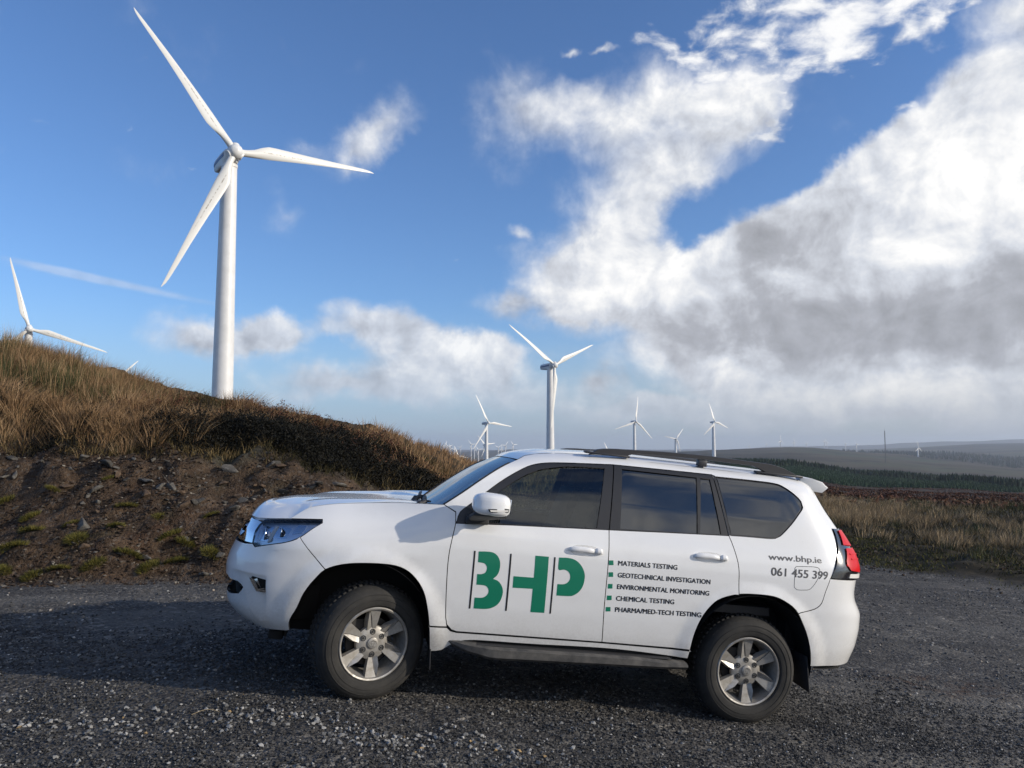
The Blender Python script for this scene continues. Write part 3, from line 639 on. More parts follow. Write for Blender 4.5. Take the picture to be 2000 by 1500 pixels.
# roof: lofted cap
def roof_mesh():
    v=[];f=[];NX=44;NY=18
    for i in range(NX+1):
        s=i/NX
        for j in range(-NY,NY+1):
            t=j/NY
            xf=.455+.045*(1-t*t)*1.0; xr=-2.0-.0*t
            x=xf+(xr-xf)*s
            if s==0: x=xf
            xe=.455+(-2.0-.455)*s
            ze=float(np.interp(xe,[p[0] for p in roof_edge[::-1]],[p[1] for p in roof_edge[::-1]]))
            we=W(xe,ze-.001)
            y=we*t; z=ze+.030*(1-abs(t)**2.2)*min(1,.35+s*6)
            v.append((x,y,z))
    m=2*NY+1
    for i in range(NX):
        for j in range(m-1): f.append((i*m+j,i*m+j+1,(i+1)*m+j+1,(i+1)*m+j))
    mb=MB(); mb.v=v; mb.f=f; return mb.mesh('roof',0,60)
roof=link('roof',roof_mesh(),M_PAINT,car)
# windscreen (ruled, bowed) between A-pillar edges
def ws_mesh():
    v=[];f=[];NV=16;NY=14
    ap=[(u,z) for u,z in apil]
    for i in range(NV+1):
        k=i/NV*(len(ap)-1); a=ap[int(k)]; b=ap[min(int(k)+1,len(ap)-1)]; fr=k-int(k); xe=a[0]+(b[0]-a[0])*fr; ze=a[1]+(b[1]-a[1])*fr
        we=W(xe,ze); bow=.13-.07*i/NV
        for j in range(-NY,NY+1):
            t=j/NY; x=xe+bow*(1-abs(t)**2.2); z=ze-(.030*(1-i/NV))*(1-t*t)+.008*(i/NV)*(1-t*t)
            v.append((x-.006,we*t*.995,z-.004))
    m=2*NY+1
    for i in range(NV):
        for j in range(m-1): f.append((i*m+j,(i+1)*m+j,(i+1)*m+j+1,i*m+j+1))
    mb=MB(); mb.v=v; mb.f=f; return mb.mesh('windscreen',0,60)
wsm=link('windscreen',ws_mesh(),M_WSC,car)
for sg in (1,-1):
    mb=MB(); mb.tube([(u+.004,sg*(W(u,z)*.992),z-.001) for u,z in apil[:-2]],.006,8); mb.build('windscreen_seal',M_BLK,wsm)
# cowl and wipers
mb=MB(); pts=[]
for t in np.linspace(-1,1,25):
    pts.append(t)
rows=[]
for t in pts:
    xe=.985+.13*(1-abs(t)**2.2); y=.84*t
    rows.append([(xe-.03,y,1.366-.03*(1-t*t)+.0),(xe+.05,y,1.343-.03*(1-t*t)),(xe+.11,y,1.325-.02*(1-t*t))])
k=0
for i,r in enumerate(rows): mb.v+=r
for i in range(len(rows)-1):
    for j in range(2): mb.f.append([i*3+j,i*3+j+1,(i+1)*3+j+1,(i+1)*3+j])
cw=mb.build('cowl',M_PLAS,car)
for y0,y1 in ((.70,.10),(.05,-.52)):
    mb=MB(); mb.tube([(1.14,y0,1.345),(1.11,y0-.03,1.362),(1.105,(y0+y1)/2,1.362),(1.085,y1,1.366)],[.018,.014,.010,.007],8); mb.tube([(1.07,y0-.05,1.365),(1.095,(y0+y1)/2,1.352),(1.07,y1-.06,1.366)],.008,6)
    mb.tube([(1.155,y0+.02,1.318),(1.14,y0,1.352)],[.030,.024],10); mb.build('wiper',M_PLAS,cw)
# mirrors
for sg in (1,-1):
    bm=bmesh.new(); bmesh.ops.create_uvsphere(bm,u_segments=36,v_segments=24,radius=1)
    for q in bm.verts:
        x,y,z=q.co; p=3.7; r=(abs(x)**p+abs(y)**p+abs(z)**p)**(1/p); x,y,z=x/r,y/r,z/r
        X=x*.135; Y=y*.115; Z=z*.083
        if x>0: X*=.92; Z*=1-.16*x*x; Y*=1-.25*x
        if z<0: Z*=.88
        Y+= -.01*z
        q.co=(.685+X, sg*(1.055+Y), 1.408+Z)
    if sg<0: bmesh.ops.reverse_faces(bm,faces=bm.faces)
    for fc in bm.faces: fc.smooth=True
    me=bpy.data.meshes.new('mirror'); bm.to_mesh(me); bm.free(); mi=link('mirror',me,M_PAINT,car)
    mb=MB(); pts=[]
    mb.prism([(.80,sg*.90,1.262),(.565,sg*1.06,1.325),(.575,sg*1.13,1.338),(.70,sg*1.15,1.335),(.80,sg*1.10,1.327),(.815,sg*.98,1.30)],(0,0,.028)); mb.box((.745,sg*.905,1.285),(.16,.09,.05)); mb.build('mirror_base',M_PLAS,mi,bevel=.010)
    mb=MB(); mb.prism([(.715,sg*1.150,1.386),(.70,sg*1.150,1.366),(.570,sg*1.130,1.373),(.566,sg*1.130,1.399),(.60,sg*1.135,1.400)],(0,sg*.030,0)); ind=mb.build('indicator_lamp',M_BLK,mi,bevel=.003)
    mb=MB(); mb.prism([(.702,sg*1.179,1.381),(.695,sg*1.179,1.372),(.575,sg*1.160,1.379),(.573,sg*1.160,1.392)],(0,sg*.005,0)); mb.build('indicator_lens',M_WHT,mi)
    mb=MB(); mb.prism([(.556,sg*.99,1.36),(.556,sg*1.12,1.36),(.556,sg*1.12,1.46),(.556,sg*.99,1.46)],(-.006,0,0)); mb.build('mirror_glass',M_CHR,mi,bevel=.002)
# roof rails
for sg in (1,-1):
    y=.60
    top=crv([(-.10,1.845),(-.16,1.888),(-.27,1.905),(-.39,1.912),(-.75,1.931),(-1.09,1.938),(-1.48,1.933),(-1.60,1.929),(-1.71,1.908),(-1.84,1.858)],.05)
    bot=[(-.44,1.879),(-1.0,1.890),(-1.48,1.891)]
    mb=MB()
    zb=lambda x: float(np.interp(-x,[.10,.40,.46,1.0,1.46,1.52,1.84],[1.842,1.862,1.890,1.904,1.902,1.862,1.853]))
    v=[]
    for x,z in top:
        for dy in (.024,.012,-.012,-.024):
            hi=z-(.004 if abs(dy)>.02 else 0); v.append((x,sg*(y+dy),hi))
        for dy in (-.024,.024): v.append((x,sg*(y+dy),min(zb(x),z-.002)))
    n=6
    for i in range(len(top)-1):
        for j in range(n): mb.f.append([i*n+j,i*n+(j+1)%n,(i+1)*n+(j+1)%n,(i+1)*n+j])
    mb.f.append(list(range(n))); mb.f.append([(len(top)-1)*n+j for j in range(n)]); mb.v=v
    rl=mb.build('roof_rail',mat('rail_black',(.03,.03,.034),.42) if sg==1 else bpy.data.materials['rail_black'],car,smooth=40)
    for x0,x1 in ((-.06,-.42),(-.98,-1.05),(-1.47,-1.87)):
        mb=MB(); mb.prism([(x0,sg*(y-.027),1.853),(x1,sg*(y-.027),1.853),(x1,sg*(y+.027),1.847),(x0,sg*(y+.027),1.847)],(0,0,.050 if x0==-.98 else .016)); mb.build('rail_foot',bpy.data.materials['rail_black'],rl,bevel=.004)
# spoiler
mb=MB(); rows=[]; NJ=20
for j in range(-NJ,NJ+1):
    t=j/NJ; y=.625*t; e=abs(t)**4*.04; rows.append([(-1.86,y*.97,1.852+.030*(1-t*t)),(-1.95,y,1.854+.028*(1-t*t)),(-2.045,y,1.845+.024*(1-t*t)-e*.3),(-2.11+e,y,1.822+.02*(1-t*t)-e*.3),(-2.135+e,y,1.797+.015*(1-t*t)),(-2.125+e,y,1.783+.012*(1-t*t)),(-2.045,y,1.748+.01*(1-t*t)),(-1.88,y*.94,1.76)])
n=8
for r in rows: mb.v+=r
for i in range(len(rows)-1):
    for j in range(n): mb.f.append([i*n+j,i*n+(j+1)%n,(i+1)*n+(j+1)%n,(i+1)*n+j])
mb.f.append(list(range(n))); mb.f.append([(len(rows)-1)*n+j for j in range(n)])
mb.build('spoiler',M_PAINT,car,bevel=.004,smooth=50)
# running boards, mudflaps, wheel wells, underbody
for sg in (1,-1):
    mb=MB(); P=[(.90,.45),(.80,.44),(.55,.352),(.25,.362),(-.88,.378)]
    xs=np.linspace(.86,-.89,36); v=[]
    for x in xs:
        zt=float(np.interp(-x,[-.86,-.74,-.55,.5,.89],[.462,.448,.437,.442,.422])); zl=float(np.interp(-x,[-.86,-.74,-.55,-.4,.89],[.425,.385,.352,.355,.378]))
        yo=float(np.interp(-x,[-.86,-.70,-.5,.7,.89],[.885,.955,.985,.985,.965]))
        v+=[(x,sg*.80,zt+.004),(x,sg*(yo-.03),zt),(x,sg*yo,zt-.012),(x,sg*(yo+.002),zl+.02),(x,sg*(yo-.02),zl),(x,sg*.80,zl)]
    n=6; mb.v=v
    for i in range(len(xs)-1):
        for j in range(n): mb.f.append([i*n+j,i*n+(j+1)%n,(i+1)*n+(j+1)%n,(i+1)*n+j])
    mb.f.append(list(range(n))); mb.f.append([(len(xs)-1)*n+j for j in range(n)])
    st=mb.build('running_board',M_STEP,car,smooth=35)
    mb=MB()
    mb.box((-.06,sg*.905,.4415),(1.42,.075,.005))
    mb.build('tread_strip',M_PLAS,st)
    for x0,z0,z1,sl in ((.955,.50,.235,.0),(-1.875,.52,.258,-.02)):
        mb=MB(); ya,yb=.62,.885
        mb.prism([(x0+.02,sg*ya,z0),(x0+.02,sg*yb,z0),(x0-.002+sl,sg*(yb-.005),z1),(x0-.002+sl,sg*(ya+.02),z1+.012)],(-.008,0,0)); mb.build('mudflap',M_PLAS,car,bevel=.002)
    for cx,arc in ((1.46,arF),(-1.40,arR)):
        mb=MB(); rr=[]
        for k in range(25):
            a=-.15+ (math.pi+.3)*k/24; r=.515
            x=cx+r*math.cos(a)*.965; z=.43+r*math.sin(a)*.985; rr.append((x,z))
        v=[]
        for x,z in rr:
            yo=W(min(max(x,-2.2),2.15),max(z,.40))-.012; v+=[(x,sg*yo,z),(x,sg*.50,z)]
        mb.v=v
        for i in range(24): mb.f.append([i*2,i*2+1,i*2+3,i*2+2])
        mb.f.append([i*2+1 for i in range(25)]); mb.build('wheel_well',M_VOID,car)
mb=MB(); mb.box((.05,0,.50),(1.80,1.60,.22)); mb.box((-2.05,0,.62),(.5,1.3,.25)); mb.box((2.0,0,.56),(.45,1.1,.25)); mb.box((0,0,.42),(4.1,.9,.10)); mb.box((2.02,.66,.36),(.10,.16,.06)); mb.box((.3,.45,.33),(.5,.2,.12)); mb.tube([(-.4,-.45,.36),(-1.1,-.5,.36)],.10,16); mb.tube([(-1.395,-.7,.39),(-1.395,.7,.39)],.06,12); mb.tube([(1.395,-.7,.39),(1.395,.7,.39)],.05,12); mb.build('underbody',M_VOID,car,bevel=.01)
# inner shell: dark layer behind the seams, below the belt line
uu=np.linspace(-2.35,1.78,86); v=[];f=[]; zs=np.linspace(.42,1.28,13)
for sg in (1,-1):
    k0=len(v)
    for u in uu:
        p=surfP(np.full(13,u),zs)-surfN(np.full(13,u),zs)*.03; v+=[(a,sg*b,c) for a,b,c in p]
    for i in range(len(uu)-1):
        for j in range(12):
            um=(uu[i]+uu[i+1])/2; zm=(zs[j]+zs[j+1])/2
            if min(math.hypot(um-1.46,zm-.42),math.hypot(um+1.40,zm-.42))<.585: continue
            f.append((k0+i*13+j,k0+i*13+j+1,k0+(i+1)*13+j+1,k0+(i+1)*13+j))
mb=MB(); mb.v=v; mb.f=f; mb.build('inner_shell',M_SEAM,car)
# interior
mb=MB(); mb.box((-.35,0,.80),(2.5,1.50,.06)); mb.box((-1.9,0,1.20),(.06,1.4,.7)); mb.build('cabin_floor',M_DASH,car)
mb=MB(); mb.prism([(1.05,.76,1.30),(.92,.76,1.345),(.62,.76,1.29),(.55,.76,1.15),(.62,.76,.85),(1.05,.76,.85)],(0,-1.52,0)); ds=mb.build('dashboard',M_DASH,car,bevel=.03)
mb=MB(); mb.lathe([(.185+.016*math.cos(a),.016*math.sin(a)) for a in np.linspace(0,2*math.pi,11)[:-1]],32,close=True); q=Vector((-.92,0,.39)).normalized().to_track_quat('Y','Z').to_matrix(); mb.v=[tuple(q@Vector(p)+Vector((.42,-.38,1.23))) for p in mb.v]; mb.tube([(.60,-.38,1.14),(.43,-.38,1.225)],.03); mb.build('steering_wheel',M_DASH,ds)
def seat(x,y,w):
    mb=MB(); mb.box((x+.10,y,1.0),(.52,w,.16)); q=Matrix.Rotation(R(-18),3,'Y'); mb.box((x-.20,y,1.26),(.14,w,.58),q); mb.box((x-.315,y,1.635),(.09,w*.5,.17),q); mb.tube([(x-.275,y+.06,1.50),(x-.31,y+.06,1.60)],.008,6); mb.tube([(x-.275,y-.06,1.50),(x-.31,y-.06,1.60)],.008,6)
    mb.build('seat',M_SEAT,car,bevel=.045,seg=3)
seat(.02,.38,.50); seat(.02,-.38,.50); seat(-.92,.42,.52); seat(-.92,-.35,.75)
for sg in (1,-1):
    mb=MB(); mb.prism([(-.20,sg*.80,1.30),(-.33,sg*.80,1.30),(-.36,sg*.66,1.78),(-.25,sg*.66,1.78)],(0,-sg*.03,0)); mb.build('pillar_trim',M_DASH,car)
mb=MB()
v=[];
for x,z in ((.33,1.762),(.2,1.785),(-.1,1.812),(-.6,1.835),(-1.2,1.838),(-1.85,1.83)):
    v+=[(x,.62*t,z+.018*(1-t*t)) for t in (-1,-.5,0,.5,1)]
mb.v=v
for i in range(5):
    for j in range(4): mb.f.append([i*5+j,i*5+j+1,(i+1)*5+j+1,(i+1)*5+j])
mb.build('headliner',mat('headliner_fabric',(.16,.16,.15),.9),car)
mb=MB(); mb.box((.60,0,1.66),(.03,.22,.06)); mb.build('rear_view_mirror',M_DASH,car,bevel=.01)
# ---- wheels
TR=.388; RR=.247
def build_wheel():
    g=MB()  # barrel + spokes
    g.lathe([(RR,-.006),(RR+.001,.004),(RR-.006,.010),(RR-.016,.006),(RR-.020,-.012),(.215,-.05),(.205,-.17),(.225,-.21),(.24,-.215),(.245,-.21),(.225,-.19),(.222,-.05),(RR-.004,-.012)],72,close=True)
    g.lathe([(.001,-.028),(.060,-.028),(.082,-.030),(.112,-.040),(.118,-.060),(.001,-.060)],48)
    for k in range(6):
        a0=R(85+60*k)
        def P(r,da,h): a=a0+R(da); return (r*math.cos(a),h,r*math.sin(a))
        ro=RR-.014
        # broad flat blade
        g.add([P(ro,12.5,-.010),P(ro,-7.5,-.010),P(.172,-4.,-.022),P(.098,-1.,-.034),P(.098,13.,-.034),P(.165,13.0,-.022),
               P(ro,13.5,-.050),P(ro,-9,-.05),P(.10,-4,-.07),P(.10,15,-.07)],
              [(0,1,2,5),(5,2,3,4),(0,5,4,9,6),(1,7,8,3,2),(6,9,8,7),(3,8,9,4),(0,6,7,1)])
        # sharp ridge beside it
        g.add([P(ro-.006,-8.5,-.010),P(.150,-17.,-.010),P(.098,-24.,-.030),P(.098,-3.,-.040),P(.172,-5.,-.030),P(ro-.01,-11.5,-.05),P(.15,-22,-.06),P(.10,-30,-.07),P(.1,-3,-.07),P(ro-.01,-8,-.06)],
              [(0,1,4),(1,2,3,4),(0,5,6,1),(1,6,7,2),(2,7,8,3),(0,4,3,8,9),(5,9,8,7,6),(0,9,5)])
    wh=g.mesh('wheel',0,25)
    tp=[(RR-.004,-.012),(RR+.004,.004),(.262,.016),(.285,.022),(.315,.023),(.340,.016),(.358,.004),(.372,-.014)]
    prof=tp+[(.382,-.03),(TR,-.055),(TR,-.205),(.382,-.232),(.36,-.255),(.32,-.272),(.27,-.262),(RR-.004,-.24)]
    t=MB(); t.lathe(prof,96)
    for k in range(62):   # tread blocks on the shoulders and crown
        a=2*math.pi*k/62
        for (h0,h1,r0,da) in ((-.016,-.062,.362,0),(-.075,-.125,TR-.004,.5),(-.14,-.19,TR-.004,.15),(-.205,-.25,.372,.6)):
            aa=a+da*2*math.pi/62; w_=.55*2*math.pi/62*TR; q=Matrix.Rotation(-aa,3,'Y')
            c=q@Vector((r0+.009,(h0+h1)/2,0)); t.box(c,(.012 if r0>.37 else .010,abs(h1-h0),w_*(1 if r0>.37 else .8)),q)
    for (r,h) in ((.30,.0232),(.335,.0185)):
        t.lathe([(r-.003,h-.004),(r-.0015,h+.0025),(r+.0015,h+.0025),(r+.003,h-.004)],96)
    ty=t.mesh('tyre',0,28)
    c=MB(); c.lathe([(.001,-.014),(.030,-.015),(.037,-.018),(.040,-.028),(.05,-.034)],36)
    def oval(rx,rz,t=.0025,cz=0.,n=28):
        k=len(c.v)
        for i in range(n):
            a=2*math.pi*i/n; c.v+=[((rx-t)*math.cos(a),-.0125,cz+(rz-t)*math.sin(a)),((rx+t)*math.cos(a),-.0125,cz+(rz+t)*math.sin(a)),((rx+t)*math.cos(a),-.016,cz+(rz+t)*math.sin(a)),((rx-t)*math.cos(a),-.016,cz+(rz-t)*math.sin(a))]
        for i in range(n):
            for j in range(4): c.f.append([k+i*4+j,k+i*4+(j+1)%4,k+((i+1)%n)*4+(j+1)%4,k+((i+1)%n)*4+j])
    oval(.026,.018); oval(.0085,.018); oval(.018,.0085,.0025,.008); cap=c.mesh('hub_cap',0,30)
    nt=MB(); nt.lathe([(.0195,-.040),(.0195,-.0265),(.0185,-.0255),(.0135,-.0255),(.0125,-.036),(.001,-.036)],18); nt.lathe([(.001,-.022),(.0075,-.023),(.0095,-.028),(.0095,-.05)],6); nut=nt.mesh('wheel_nut',0,30)
    d=MB(); d.lathe([(.001,-.10),(.10,-.10),(.165,-.10),(.165,-.125),(.001,-.125)],48); d.box((.10,-.11,.10),(.12,.07,.10)); dk=d.mesh('brake_disc',0,30)
    return wh,ty,cap,nut,dk
WHM=build_wheel(); M_NUT=mat('nut_steel',(.10,.10,.10),.4,.8); M_DISC=mat('brake_iron',(.05,.047,.045),.6,.6)
for (x,sg,st) in ((1.395,1,20),(-1.395,1,0),(1.395,-1,20),(-1.395,-1,0)):
    wo_=link('wheel',WHM[0],M_ALU,car); ax=Matrix.Rotation(R(st),4,'Z')
    wo_.matrix_basis=Matrix.Translation((x,sg*.885,.381))@ax@(Matrix.Rotation(math.pi,4,'Z') if sg<0 else Matrix.Identity(4))
    if st: wo_.location=Vector((x,sg*.885,.381))+Vector((0,-sg*.13,0))+(ax.to_3x3()@Vector((0,sg*.13,0)))
    link('tyre',WHM[1],M_TYRE,wo_); link('hub_cap',WHM[2],M_ALU,wo_); link('brake_disc',WHM[4],M_DISC,wo_)
    for k in range(6):
        a=R(85+60*k); link('wheel_nut',WHM[3],M_NUT,wo_,(.0755*math.cos(a),.0,.0755*math.sin(a)))
# ---- vinyl graphics laid on the skin
DOOR={o.name.split('.')[0]:o for o in bpy.data.objects if o.parent==car and o.name in ('front_door','rear_door','side_panel')}
def vinyl(name,poly,m,parent,grid=.03): return panel(name,poly,m,parent,off=.0012,gap=0,lip=0,grid=grid)
def sm(pts,corners):
    "closed outline, smoothed between the listed corner indices"
    out=[];n=len(pts);cs=sorted(corners)
    for a,b in zip(cs,cs[1:]+[cs[0]+n]):
        seg=[pts[i%n] for i in range(a,b+1)]; out+=(crv(seg,.008) if len(seg)>2 else lin(seg,.03))[:-1]
    return out
fd=DOOR['front_door']; rd=DOOR['rear_door']; spn=DOOR['side_panel']
vinyl('letter_b',sm(GB,[0,8,17,18,25,26,33]),M_GRN,fd); vinyl('letter_h',lin(GH+[GH[0]],.03),M_GRN,fd); vinyl('letter_p',sm(GP,[0,10,11,18]),M_GRN,fd)
for bpl in (BAR0,BAR1,BAR2): vinyl('logo_bar',lin(bpl+[bpl[0]],.03),M_INK,fd)
for i,bpl in enumerate((B0_,B1_,B2_,B3_,B4_)): vinyl('bullet_square',lin(bpl+[bpl[0]],.03),M_GRN,rd)
def lettering(name,txt,base,m,parent,cap=.729,xs=1.0,bold=.006,space=1.0,wspace=1.0):
    (bl,br,tl)=base
    cu=bpy.data.curves.new(name,'FONT'); cu.body=txt; cu.size=1; cu.offset=0; cu.space_character=space; cu.space_word=wspace; cu.resolution_u=4
    ob=bpy.data.objects.new(name,cu); COL.objects.link(ob); dg=bpy.context.evaluated_depsgraph_get(); me=bpy.data.meshes.new_from_object(ob.evaluated_get(dg)); COL.objects.unlink(ob); bpy.data.objects.remove(ob)
    v=np.zeros(len(me.vertices)*3); me.vertices.foreach_get('co',v); v=v.reshape(-1,3); x0,x1=v[:,0].min(),v[:,0].max()
    bo=bold*1.6; nv0=len(v); fl=[tuple(p.vertices) for p in me.polygons]; v=np.vstack([v+[dx_,dy_,k*.0] for k,(dx_,dy_) in enumerate(((-bo,-bo*.5),(bo,-bo*.5),(-bo,bo*.5),(bo,bo*.5)))]); lay=np.repeat(np.arange(4),nv0)
    bpy.data.meshes.remove(me); me=bpy.data.meshes.new(name); me.from_pydata([tuple(p) for p in v],[],[tuple(i+k*nv0 for i in f) for k in range(4) for f in fl])
    t=(v[:,0]-x0)/(x1-x0); h=v[:,1]/cap
    U=bl[0]+(br[0]-bl[0])*t+(tl[0]-bl[0])*h; Z=bl[1]+(br[1]-bl[1])*t+(tl[1]-bl[1])*h
    N=surfN(U,Z); P=surfP(U,Z)+N*(.0012+.00025*lay)[:,None]
    me.vertices.foreach_set('co',P.astype(np.float32).ravel()); me.update()
    me.name=name; return link(name,me,m,parent)
for nm,tx,bs in (('service_line','MATERIALS TESTING',T0),('service_line','GEOTECHNICAL INVESTIGATION',T1),('service_line','ENVIRONMENTAL MONITORING',T2),('service_line','CHEMICAL TESTING',T3),('service_line','PHARMA/MED-TECH TESTING',T4)):
    lettering(nm,tx,bs,M_INK,rd,space=1.02,bold=.017)
lettering('web_address','www.bhp.ie',URL,M_GRY,spn,bold=.010,cap=.54); lettering('phone_number','061 455 399',NUM,M_GRY,spn,bold=.012)
# ================================================================== TERRAIN
_t=np.array([-60,-14,-9,-6,-1.9,1.5,2.3,60]); _s=np.array([.03,.03,.05,.085,.1143,.1143,0,0])
_tt=np.linspace(-60,60,2401); _ss=np.interp(_tt,_t,_s); _zz=np.concatenate([[0],np.cumsum((_ss[1:]+_ss[:-1])/2*.05)]); _zz+= (CAR_O[2]+CAMZ)-np.interp(0,_tt,_zz)
def yard(X,Y):
    t=((X-CAR_O[0])*-.9858+(Y-CAR_O[1])*-.1680); return np.interp(t,_tt,_zz)
def foot(X): return 9.5+np.where(X>-3,.5*(X+3),0)+.35*np.maximum(0,X+1)**2+fbm(X+0*X,X*0+3.3,.5,3,5)*.5
def crest(X): return np.interp(X,[-30,-16,-10,-7.5,-5.6,-4,-2.6,-1.7,-1.2,-.3,1,3,6],[4.7,4.3,3.55,2.70,2.42,2.12,1.68,1.18,.80,.42,.36,.35,.3])
def soilf(X): return np.interp(X,[-10,-8,-4.5,-2.6,-1,3],[.52,.62,.72,.82,.92,.9])
def verge_x(Y): return np.interp(Y,[-5,0,6,10,13,15.5,18.2,21.5,26,34,60],[36,30,22,16,12.5,10.2,8.1,6.2,5.2,4.6,4])+fbm(Y*0+1.7,Y,.45,3,9)*.9
PXC=np.array([-3000,-200,440,700,800,900,1100,1400,1550,1700,1850,2000,3500.])
FD=np.array([30,60,120,240,520,1200,2500,4000,5500,7500,9500,12500.])
FT=np.array([[780,780,805,865,918,923,925,960,990,1006,1008,1010,1015],[800,800,830,880,917,920,922,945,965,978,985,990,1000],[820,820,835,885,914,916,920,935,950,962,968,972,985],
 [850,848,846,890,911,913,917,925,945,958,961,966,975],[872,872,872,890,902,905,909,915,918,932,943,959,968],[880,880,885,895,908,908,909,906,908,917,931,941,945],[885,885,888,895,905,905,903,881,876,885,895,906,912],
 [886,886,886,890,898,897,893,886,885,887,882,880,884],[884,884,884,885,885,884,880,884,884,879,872,866,866],[886,886,886,886,886,886,886,886,885,884,880,876,876],[882,882,882,882,881,880,878,877,872,868,861,857,857],[895]*13],float)
def farH(X,Y):
    D=np.maximum(np.hypot(X,Y),1.); px=np.where(Y>.05*D,1000+FPX*X/np.maximum(Y,.05*D),np.where(X>0,3500,-3000)); px=np.clip(px,-3000,3500)
    ld=np.clip(np.interp(np.log(D),np.log(FD),np.arange(len(FD))),0,len(FD)-1.001); i=ld.astype(int); f=ld-i; f=f*f*(3-2*f)*.5+f*.5
    lp=np.clip(np.interp(px,PXC,np.arange(len(PXC))),0,len(PXC)-1.001); j=lp.astype(int); g=lp-j; g=g*g*(3-2*g)
    y=(FT[i,j]*(1-g)+FT[i,j+1]*g)*(1-f)+(FT[i+1,j]*(1-g)+FT[i+1,j+1]*g)*f
    yd=np.where(Y>0,np.maximum(Y,.3*D),.6*D)
    z=CAMZ-(y-872.)/FPX*yd
    return z+fbm(X,Y,.012,4,21)*np.clip(D*.012,0,3)+fbm(X,Y,.0016,4,22)*np.clip((D-900)*.006,0,22)
def zones(X,Y):
    d=Y-foot(X); bank=sst(-.05,.25,d)*(1-sst(2.5,5,X-0*d)); v=X-verge_x(Y); verge=sst(-.2,.5,v)
    return d,bank,v,verge
def H(X,Y,detail=True):
    X=np.asarray(X,float);Y=np.asarray(Y,float); yd=yard(X,Y); d,bk,v,vg=zones(X,Y)
    dc=np.clip(d,0,None); sf=soilf(X); c=crest(X)
    sh=np.interp(dc,[0,.35,2.6,3.0,5.6,6.5],[0,.10,1,1,1,1]); up=sst(2.55,3.1,dc)*.45+np.clip((dc-2.9)/2.8,0,1)*.55
    zb=(c-yd)*(sf*sh*.97+(1-sf)*up)+yd+np.clip(dc-5.7,0,40)*.012
    k=sst(0,.3,dc)*np.where(X<7,1-sst(4.0,7.0,X),0)
    z=yd*(1-k)+np.maximum(zb,yd)*k
    z=z+vg*(.05*sst(0,.8,v)+.30*sst(.4,3.0,v)-.02*np.clip(v-2,0,20))
    if detail:
        z=z+fbm(X,Y,.35,3,1)*.05*(1-sst(3,30,np.hypot(X-2,Y-7))*.5)*(.25+.75*np.clip(np.hypot((X-.2)/3.2,(Y-6.4)/1.8)-1,0,1))+fbm(X,Y,3.2,4,2)*.036*np.clip(1-np.hypot(X,Y)/40,0,1)
        rough=bk*sst(0,.6,d); z=z+rough*(fbm(X,Y,1.3,4,3)*.26+fbm(X,Y,5.,3,4)*.11)
        z=z+vg*fbm(X,Y,1.0,4,6)*.14*sst(.3,1.5,v)
    D=np.hypot(X,Y); kf=sst(20,34,D)*(Y>-1e9); z=z*(1-kf)+farH(X,Y)*kf
    return z
def grade(lo,hi,step,far,g=1.09):
    a=list(np.arange(lo,hi+1e-6,step)); s=step; x=hi
    while x<far: s=min(s*g,260); x+=s; a.append(x)
    s=step; x=lo; b=[]
    while x>-far: s=min(s*g,260); x-=s; b.append(x)
    return np.array(b[::-1]+a)
GX=grade(-11.5,11.,.075,11800); GY=grade(2.4,19.,.075,11800); GY=GY[GY>-400]
XX,YY=np.meshgrid(GX,GY); ZZ=H(XX,YY)
d_,bk_,v_,vg_=zones(XX,YY); D_=np.hypot(XX,YY)
nx,ny=len(GX),len(GY); idx=np.arange(nx*ny).reshape(ny,nx)
Q=np.stack([idx[:-1,:-1],idx[:-1,1:],idx[1:,1:],idx[1:,:-1]],-1).reshape(-1,4)
cx=(XX[:-1,:-1]+XX[1:,1:]).ravel()/2; cy=(YY[:-1,:-1]+YY[1:,1:]).ravel()/2; cd,cb,cv,cvg=zones(cx,cy); cD=np.hypot(cx,cy)
zone=np.zeros(len(Q),int); zone[(cd>0.05)&(cx<4.2)&(cy>0)]=1; zone[(cv>0)]=2; zone[(cD>36)&(zone!=1)]=2; zone[(cD>60)]=2; zone[cD>900]=3
VV=np.stack([XX,YY,ZZ],-1).reshape(-1,3)
nA=np.clip(fbm(XX,YY,.9,4,31)*.5+.5,0,1)
wsoil=(bk_*(1-sst(2.4,3.0,d_+ (nA-.5)*1.2))); wveg=np.maximum(bk_*sst(2.4,3.0,d_+(nA-.5)*1.2),vg_*sst(-.1,.9,v_+(nA-.5)*1.4)); wveg=np.maximum(wveg,sst(30,36,D_))
def sub(name,k,m):
    q=Q[zone==k]; u,inv=np.unique(q.ravel(),return_inverse=True)
    me=mesh_np(name,VV[u],inv,np.full(len(q),4),True); attr(me,'soil',wsoil.ravel()[u]); attr(me,'veg',wveg.ravel()[u]); o=link(name,me,m); o['kind']='structure'; return o
